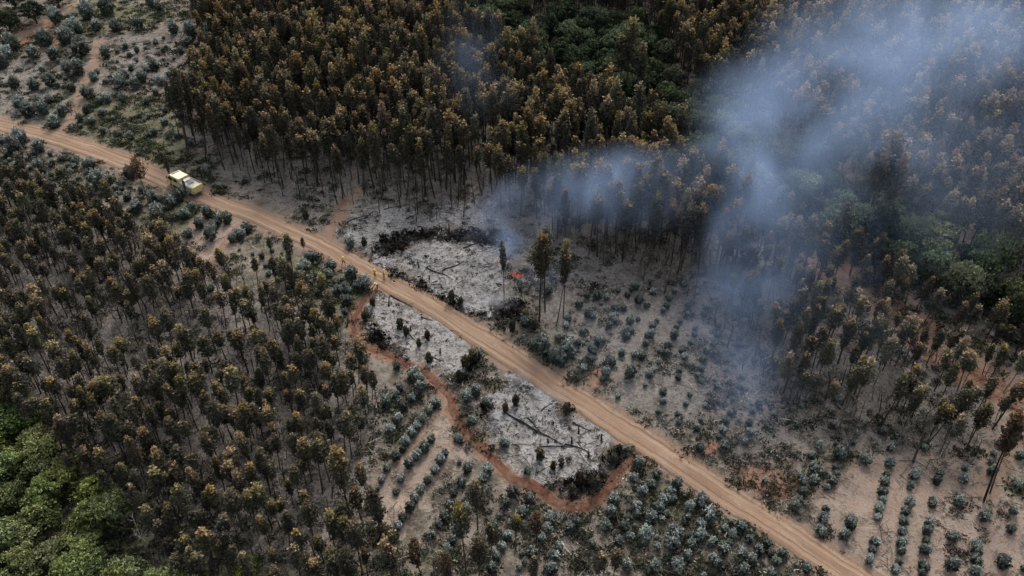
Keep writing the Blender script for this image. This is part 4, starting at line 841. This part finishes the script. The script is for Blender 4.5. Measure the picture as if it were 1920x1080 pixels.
for sy in (-1, 1):
    for x0, x1, lean in ((1.75, 2.75, .28), (.55, 1.50, 0)):
        q = MB(); y = sy * 1.172; q.prism([(x0 - .1, .80), (x1 + (.35 if lean else .05), .80), (x1 + (.35 if lean else .05), 1.5), (x1 - lean * .3 + .05, 2.42), (x0 - .1, 2.42)], y - .012, y + .012); dr_ = part('door', q, [yel])
        q = MB(); y = sy * 1.19; q.prism([(x0, 1.62), (x1 + lean * .6, 1.62), (x1 - lean * .4, 2.32), (x0, 2.32)], y - .01, y + .01); part('window', q, [glass], dr_)
        q = MB(); q.box((x0 + .1, sy * 1.2, 1.45), (.18, .04, .04), 0, .01); part('handle', q, [black], dr_)
    q = MB(); q.box((2.98, sy * 1.38, 2.0), (.10, .16, .42), 0, .03); q.tube([(2.95, sy * 1.15, 2.2), (2.98, sy * 1.36, 2.15)], [.02, .02], 6); part('mirror', q, [black])
    q = MB(); q.lathe([(.001, 0), (.11, 0), (.13, .03), (.001, .06)], (0, 0, 0), 'y', 14); hl = part('headlight', q, [lens]); hl.location = (3.34, sy * .85, 1.05); hl.rotation_euler.z = -math.pi / 2
    for x0 in (-.60, -1.55, -2.50):
        q = MB(); q.box((x0, sy * 1.155, 1.36), (.84, .03, 1.0), 0, .01)
        for k in range(6): q.box((x0, sy * 1.176, .95 + k * .16), (.80, .014, .11))
        part('locker_shutter', q, [shut])
    q = MB(); q.box((-3.33, sy * 1.0, 1.15), (.05, .18, .34), 0, .02); part('tail_lamp', q, [redl])
    q = MB(); q.box((-.2, sy * 1.02, .55), (2.3, .30, .08), 0, .02); part('side_step', q, [steel])
    q = MB(); q.tube([(.0, sy * 1.1, 1.98), (.0, sy * 1.1, 2.30), (-3.2, sy * 1.1, 2.30), (-3.2, sy * 1.1, 1.98)], [.03] * 4, 6)
    for k in range(3): q.tube([(-.8 * (k + 1), sy * 1.1, 1.98), (-.8 * (k + 1), sy * 1.1, 2.3)], [.022, .022], 6)
    part('rail', q, [yel])
q = MB(); q.box((-1.62, 0, 1.34), (3.36, 2.28, 1.22), 0, .04); part('body', q, [yel])
q = MB(); q.box((-1.45, 0, 1.985), (2.8, 2.12, .07), 0, .02); deck = part('deck', q, [grey])
q = MB(); q.box((-.55, 0, 2.22), (.7, 1.7, .40), 0, .06); part('water_tank_hatch', q, [grey])
q = MB()
for k in range(7): q.lathe([(.30 - .0, -.55 + .16 * k), (.34, -.50 + .16 * k), (.30, -.45 + .16 * k)], (-1.6, 0, 2.36), 'y', 18)
part('hose_reel', q, [grey])
q = MB()
for sy in (-.25, .25): q.tube([(-.9, .75 + sy * .6, 2.36), (-3.1, .75 + sy * .6, 2.36)], [.03, .03], 6)
for k in range(8): q.tube([(-1.0 - .28 * k, .60, 2.36), (-1.0 - .28 * k, .90, 2.36)], [.02, .02], 5)
part('ladder', q, [grey])
q = MB(); q.box((-3.05, 0, 2.05), (.5, 2.26, .22), 0, .05); q.box((-3.30, 0, 1.3), (.06, 1.3, .9), 0, .02); part('rear_frame', q, [yel])
q = MB(); q.box((-3.40, 0, .62), (.25, 2.2, .12), 0, .03); part('rear_step', q, [steel])
q = MB(); q.box((3.45, 0, .72), (.22, 2.3, .26), 0, .05); part('bumper', q, [steel])
q = MB(); q.box((3.375, 0, 1.12), (.04, 1.3, .32), 0, .01)
for k in range(4): q.box((3.40, 0, 1.01 + .075 * k), (.02, 1.24, .03))
part('grille', q, [black])
q = MB(); q.box((2.25, 0, 2.73), (.26, 1.5, .14), 0, .04); part('light_bar', q, [shut])
for x0 in (2.2, -1.95):
    for sy in (-1, 1):
        q = MB(); q.lathe([(.27, -.16), (.42, -.16), (.475, -.11), (.475, .11), (.42, .16), (.27, .16), (.27, -.16)], (0, 0, 0), 'y', 26); wh = part('wheel', q, [black]); wh.location = (x0, sy * 1.0, .48)
        q = MB(); q.lathe([(.001, sy * .06), (.08, sy * .08), (.10, sy * .03), (.22, sy * .04), (.27, sy * .14)], (0, 0, 0), 'y', 20); part('rim', q, [rimm], wh)

# ---------------------------------------------------------------- firefighters
skin = plain('skin', (.30, .17, .11), .6, .3); shirt = plain('yellow_shirt', (.66, .50, .10), .85, .1, dirt=(.50, .37, .10), scale=6); shirt2 = plain('pale_orange_shirt', (.72, .45, .27), .85, .1, dirt=(.6, .36, .2), scale=6)
trous = plain('dark_trousers', (.085, .055, .035), .9, .1, dirt=(.05, .035, .025), scale=6); helm = plain('yellow_helmet', (.70, .58, .16), .35, .5); boot = plain('black_boots', (.02, .018, .016), .7, .3); helm2 = plain('pale_helmet', (.75, .62, .48), .35, .5)
def person(px, py, heading, label, lean=0.0, stride=.25, arms=((.15, -.2), (.15, .2)), sh=shirt, hm=helm):
    """arms: for each side (forward swing at the hand, elbow bend)."""
    J = {}; V = []; R = []; E = []; seg = []
    def v(n, p, r, par=None, kind='shirt'):
        J[n] = len(V); V.append(p); R.append(r)
        if par: E.append((J[par], J[n])); seg.append((np.array(V[J[par]]), np.array(p), kind))
    lx = lambda z: math.sin(lean) * max(0, z - .92); lz = lambda z: .92 + (z - .92) * math.cos(lean) if z > .92 else z
    P3 = lambda x, y, z: (x + lx(z), y, lz(z))
    v('pelvis', P3(0, 0, .94), .145, None); v('waist', P3(0, 0, 1.10), .135, 'pelvis', 'shirt'); v('chest', P3(0, 0, 1.32), .165, 'waist', 'shirt'); v('neck', P3(.01, 0, 1.50), .062, 'chest', 'skin')
    v('head', P3(.03, 0, 1.62), .10, 'neck', 'skin'); v('crown_', P3(.02, 0, 1.72), .085, 'head', 'skin')
    for s_, (fw, bend) in zip((-1, 1), arms):
        n = str(s_)
        v('sh' + n, P3(0, s_ * .19, 1.43), .072, 'chest', 'shirt'); e_ = np.array(P3(0, 0, 1.43)) + [fw * .45, s_ * .27, -.28]; v('el' + n, tuple(e_), .052, 'sh' + n, 'shirt')
        h_ = e_ + [fw * .6 + .08 + abs(bend) * .3, s_ * .0, -.24 + abs(bend) * .35]; v('wr' + n, tuple(h_), .036, 'el' + n, 'shirt'); d = (h_ - e_) / np.linalg.norm(h_ - e_); v('ha' + n, tuple(h_ + d * .09), .038, 'wr' + n, 'skin')
        st = stride * s_
        v('hip' + n, (0, s_ * .10, .88), .105, 'pelvis', 'trous'); v('kn' + n, (st * .55 + .05, s_ * .11, .49), .068, 'hip' + n, 'trous'); v('an' + n, (st * .9, s_ * .12, .10), .046, 'kn' + n, 'trous'); v('to' + n, (st * .9 + .17, s_ * .13, .045), .04, 'an' + n, 'boot')
    me = bpy.data.meshes.new('person'); me.from_pydata(V, E, []); o = bpy.data.objects.new('person', me); COL.objects.link(o)
    sk_ = o.modifiers.new('skin', 'SKIN'); 
    for i, d in enumerate(me.skin_vertices[0].data if me.skin_vertices else []): d.radius = (R[i], R[i])
    if not me.skin_vertices:
        bpy.context.view_layer.update()
    for i, d in enumerate(me.skin_vertices[0].data): d.radius = (R[i], R[i]); d.use_root = (i == 0)
    sk_.use_smooth_shade = True; sb = o.modifiers.new('sub', 'SUBSURF'); sb.levels = 1; sb.render_levels = 1
    dg = bpy.context.evaluated_depsgraph_get(); m2 = bpy.data.meshes.new_from_object(o.evaluated_get(dg)); o.modifiers.clear(); o.data = m2
    # fingers: five short bent chains rooted in each palm, joined to the same body mesh
    F = MB()
    for s_ in ('-1', '1'):
        w_, h_ = np.array(V[J['wr' + s_]]), np.array(V[J['ha' + s_]]); d = (h_ - w_) / np.linalg.norm(h_ - w_); side = np.cross(d, [0, 1, 0]); side /= np.linalg.norm(side) + 1e-9
        for k, ln in enumerate((.075, .085, .08, .06)):
            b0 = h_ + side * (k - 1.5) * .02; F.tube([b0 - d * .02, b0 + d * ln * .5, b0 + d * ln * .9 + np.array([0, -float(s_) * .02, -.01])], [.010, .009, .007], 5)
        b0 = h_ - side * .04 - d * .03; F.tube([b0, b0 - side * .03 + d * .03, b0 - side * .035 + d * .06], [.011, .010, .008], 5)
    Vb = [tuple(x.co) for x in m2.vertices]; Fb = [tuple(p.vertices) for p in m2.polygons]; nb = len(Vb)
    m3 = bpy.data.meshes.new('person'); m3.from_pydata(Vb + [tuple(x) for x in np.concatenate(F.v)], [], Fb + [tuple(i + nb for i in f) for f in F.f])
    kinds = ['shirt', 'trous', 'skin', 'boot']; 
    for m_ in (sh, trous, skin, boot): m3.materials.append(m_)
    for i, p in enumerate(m3.polygons):
        p.use_smooth = True
        if i >= len(Fb): p.material_index = 2; continue
        c_ = np.array(p.center); best = min(seg, key=lambda s_: np.linalg.norm(c_ - (s_[0] + (s_[1] - s_[0]) * np.clip((c_ - s_[0]) @ (s_[1] - s_[0]) / ((s_[1] - s_[0]) @ (s_[1] - s_[0])), 0, 1))))
        p.material_index = kinds.index(best[2])
        if c_[2] < .12: p.material_index = 3
        elif c_[2] < .90: p.material_index = 1 if best[2] in ('trous', 'shirt') and abs(c_[1]) < .24 else p.material_index
    o.data = m3
    hd_ = np.array(V[J['head']]); q = MB(); q.lathe([(.001, .16), (.07, .15), (.115, .10), (.13, .03), (.165, .015), (.165, .0), (.12, .0)], tuple(hd_ + [0, 0, .03]), 'z', 16); he = ob('helmet', q.mesh('helmet', [hm], True), o)
    q = MB()
    fc_ = hd_ + [.085, 0, 0]; q.tube([fc_ + [0, 0, .01], fc_ + [.035, 0, -.02]], [.012, .016], 6); ob('nose', q.mesh('nose', [skin]), o)
    p = unproj(px, py); o.location = (p[0], p[1], float(hbase(p[0], p[1])) + .062); o.rotation_euler.z = heading; o.scale = (1.08, 1.08, 1.03)
    tag(o, label, 'person', 'firefighters on the dirt road'); return o
rd = math.atan2(*(np.array(unproj(633, 477)) - unproj(720, 526))[[1, 0]])
person(645, 498, rd, 'person in yellow shirt and helmet walking alone up the road toward the truck', 0, .28, ((-.3, .3), (.4, .4)))
person(704, 521, rd + math.pi * .7, 'left person of the pair in yellow standing at the burnt verge of the road', .08, .08, ((.2, .3), (.3, .5)))
person(720, 522, rd - math.pi * .8, 'right person of the pair in yellow standing at the burnt verge of the road', .12, .1, ((.4, .7), (.2, .3)))
person(708, 542, rd + math.pi * .55, 'person in pale orange shirt bending forward where the red firebreak meets the road', .8, .2, ((.7, .3), (.8, .2)), shirt2, helm2)

# ---------------------------------------------------------------- flames
bfl = NB('flame'); hh = bfl.att('hgt'); cfl = bfl.mix(bfl.ramp(hh, .0, .8), (1.0, .26, .12), (.75, .09, .06)); e_ = bfl.n('Emission'); bfl.set(e_, 'Color', cfl); bfl.set(e_, 'Strength', .3); bfl.t.links.new(e_.outputs[0], bfl.out.inputs[0])
def flame(px, py, n, w_, dpt, H, lab, seed):
    g = np.random.default_rng(seed); q = MB(); p = unproj(px, py); p[2] = hground(p[0], p[1])
    for i in range(n):
        x, y = g.uniform(-w_, w_), g.uniform(-dpt, dpt); h = H * g.uniform(.35, 1) * (1 - .5 * abs(x) / w_); r = g.uniform(.10, .22); ln = g.normal(.15, .12); k = 5
        P_ = [(x + ln * (j / k) ** 2 * h * 2 + .05 * math.sin(j * 2 + i), y + .04 * math.cos(j + i), h * j / k - .05) for j in range(k + 1)]
        q.tube(P_, [r * (.6, 1, .85, .55, .28, .02)[j] for j in range(k + 1)], 7)
        q.att[-1][:, 0] = np.repeat([j / k for j in range(k + 1)], 7)
    o = ob('flames', q.mesh('flames', [bfl.m], True), None, tuple(p)); tag(o, lab, 'fire', 'open flames at the edge of the ash')
flame(947, 492, 9, 1.8, .3, .5, 'low line of red flames at the foot of the smoke, upper left one', 1)
flame(966, 516, 15, 1.3, .6, .7, 'larger patch of orange-red flames, lower right one', 2)

# ---------------------------------------------------------------- smoke: real voxel volumes
def smoke(name, blobs, vox, colr, nscale, label, lo=.42, hi=.66, dist=1.5, cat='smoke', group=None, ani=.1):
    B = []
    for px, py, alt, rx, ry, rz, st in blobs: B.append((unproj(px, py, alt), np.array([rx, ry, rz]), st))
    mn = np.min([c_ - r for c_, r, s_ in B], 0); mx = np.max([c_ + r for c_, r, s_ in B], 0); mn -= vox; mx += vox
    vd = bpy.data.volumes.new(name); o = ob(name, vd); tag(o, label, cat, group, None)
    ng = bpy.data.node_groups.new(name, 'GeometryNodeTree'); ng.interface.new_socket('Geometry', in_out='INPUT', socket_type='NodeSocketGeometry'); ng.interface.new_socket('Geometry', in_out='OUTPUT', socket_type='NodeSocketGeometry')
    N = ng.nodes.new; lk = ng.links.new; go = N('NodeGroupOutput'); vc = N('GeometryNodeVolumeCube')
    vc.inputs['Min'].default_value = tuple(mn); vc.inputs['Max'].default_value = tuple(mx)
    for a, i in (('X', 0), ('Y', 1), ('Z', 2)): vc.inputs['Resolution ' + a].default_value = max(8, int((mx[i] - mn[i]) / vox))
    pos = N('GeometryNodeInputPosition').outputs[0]
    def mt(op, a, b_=None, c2=None):
        x = N('ShaderNodeMath'); x.operation = op
        for i, t in enumerate((a, b_, c2)):
            if t is None: continue
            if isinstance(t, (int, float)): x.inputs[i].default_value = t
            else: lk(t, x.inputs[i])
        return x.outputs[0]
    def vm(op, a, b_):
        x = N('ShaderNodeVectorMath'); x.operation = op
        for i, t in enumerate((a, b_)):
            if isinstance(t, tuple): x.inputs[i].default_value = t
            elif t is not None: lk(t, x.inputs[i])
        return x
    wn = N('ShaderNodeTexNoise'); wn.inputs['Scale'].default_value = nscale * .6; wn.inputs['Detail'].default_value = 2; lk(pos, wn.inputs['Vector'])
    off = vm('MULTIPLY', vm('SUBTRACT', wn.outputs['Color'], (.5, .5, .5)).outputs[0], (dist / nscale * .25,) * 3).outputs[0]; wp = vm('ADD', pos, off).outputs[0]
    acc = None
    for c_, r, st in B:
        d = vm('LENGTH', vm('DIVIDE', vm('SUBTRACT', wp, tuple(c_)).outputs[0], tuple(r)).outputs[0], None).outputs['Value']
        f = mt('MAXIMUM', mt('SUBTRACT', 1.0, mt('MULTIPLY', d, d)), 0.0); f = mt('MULTIPLY', mt('POWER', f, 1.6), st * (.90 if name == 'smoke_plume' else 1.0)); acc = f if acc is None else mt('ADD', acc, f)
    n1 = N('ShaderNodeTexNoise'); n1.inputs['Scale'].default_value = nscale; n1.inputs['Detail'].default_value = 5; n1.inputs['Roughness'].default_value = .58; n1.inputs['Distortion'].default_value = .8; lk(wp, n1.inputs['Vector'])
    mr = N('ShaderNodeMapRange'); mr.interpolation_type = 'SMOOTHSTEP'; lk(n1.outputs['Fac'], mr.inputs[0]); mr.inputs[1].default_value = lo; mr.inputs[2].default_value = hi; mr.inputs[3].default_value = .10; mr.inputs[4].default_value = 1.7
    lk(mt('MULTIPLY', acc, mr.outputs[0]), vc.inputs['Density'])
    m = bpy.data.materials.new(name); m.use_nodes = True; t = m.node_tree; t.nodes.clear(); ou = t.nodes.new('ShaderNodeOutputMaterial'); pv = t.nodes.new('ShaderNodeVolumePrincipled')
    pv.inputs['Color'].default_value = (*colr, 1); pv.inputs['Density'].default_value = 1.0; pv.inputs['Anisotropy'].default_value = ani; t.links.new(pv.outputs[0], ou.inputs['Volume'])
    sm = N('GeometryNodeSetMaterial'); sm.inputs['Material'].default_value = m; lk(vc.outputs[0], sm.inputs[0]); lk(sm.outputs[0], go.inputs[0]); vd.materials.append(m)
    md = o.modifiers.new('smoke', 'NODES'); md.node_group = ng; return o
BLUE = (.46, .62, .92)
smoke('smoke_plume', [(950, 475, 2, 4.5, 4, 4, .06), (935, 440, 5, 7, 5, 5, .075), (985, 395, 8, 10, 7, 7, .065), (1070, 365, 10, 13, 9, 7, .045), (1180, 345, 12, 15, 9, 8, .036), (1290, 350, 13, 16, 10, 9, .026), (1040, 520, 2, 8, 5, 5, .022),
   (1390, 360, 15, 16, 12, 12, .026), (1460, 320, 20, 16, 13, 13, .030), (1495, 240, 25, 18, 14, 14, .025), (1420, 190, 27, 13, 11, 9, .026), (1560, 160, 30, 20, 15, 12, .020), (1640, 110, 33, 24, 18, 12, .015), (1740, 60, 35, 28, 20, 12, .012), (1850, 20, 35, 30, 20, 12, .012),
   (1400, 790, 1, 9, 8, 6, .016), (1400, 700, 4, 12, 10, 9, .016), (1380, 590, 6, 13, 11, 10, .018), (1410, 500, 10, 13, 11, 10, .022), (1460, 420, 14, 13, 11, 10, .022), (1280, 640, 3, 24, 18, 6, .012), (1620, 300, 16, 34, 30, 16, .009), (1800, 150, 18, 40, 40, 16, .009), (1560, 560, 7, 26, 18, 8, .005)],
   1.0, BLUE, .075, 'blue-grey smoke rising from the flames and drifting over the forest to the upper right', lo=.38, hi=.70)
smoke('smoke_wisp', [(882, 60, 22, 7, 6, 8, .010), (868, 120, 20, 7, 6, 8, .010), (905, 170, 18, 9, 5, 7, .008)], .8, BLUE, .12, 'faint thin wisp of smoke over the top centre of the tall forest')
smoke('smoke_puff', [(930, 797, .6, 1.4, 1.2, 1.3, .5), (927, 780, 1.4, 1.2, 1.0, 1.3, .3)], .2, (.85, .88, .95), .6, 'small white puff of smoke at the left end of the lower ash patch', group='small smoke puffs at the burnt edges')
smoke('smoke_puff', [(880, 573, .5, 1.4, 1.0, 1.2, .5), (940, 566, .8, 2.6, 1.6, 1.5, .16), (915, 560, .8, 2.2, 1.6, 1.5, .12)], .25, (.70, .78, .95), .6, 'bluish puff of smoke along the lower rim of the upper ash patch', group='small smoke puffs at the burnt edges')
smoke('smoke_puff', [(972, 712, .8, 2.4, 2, 1.5, .16), (1025, 738, .8, 3.0, 2, 1.6, .14)], .3, (.70, .78, .92), .5, 'grey-blue puff of smoke between the road and the upper end of the lower ash', group='small smoke puffs at the burnt edges')
settle_labels()
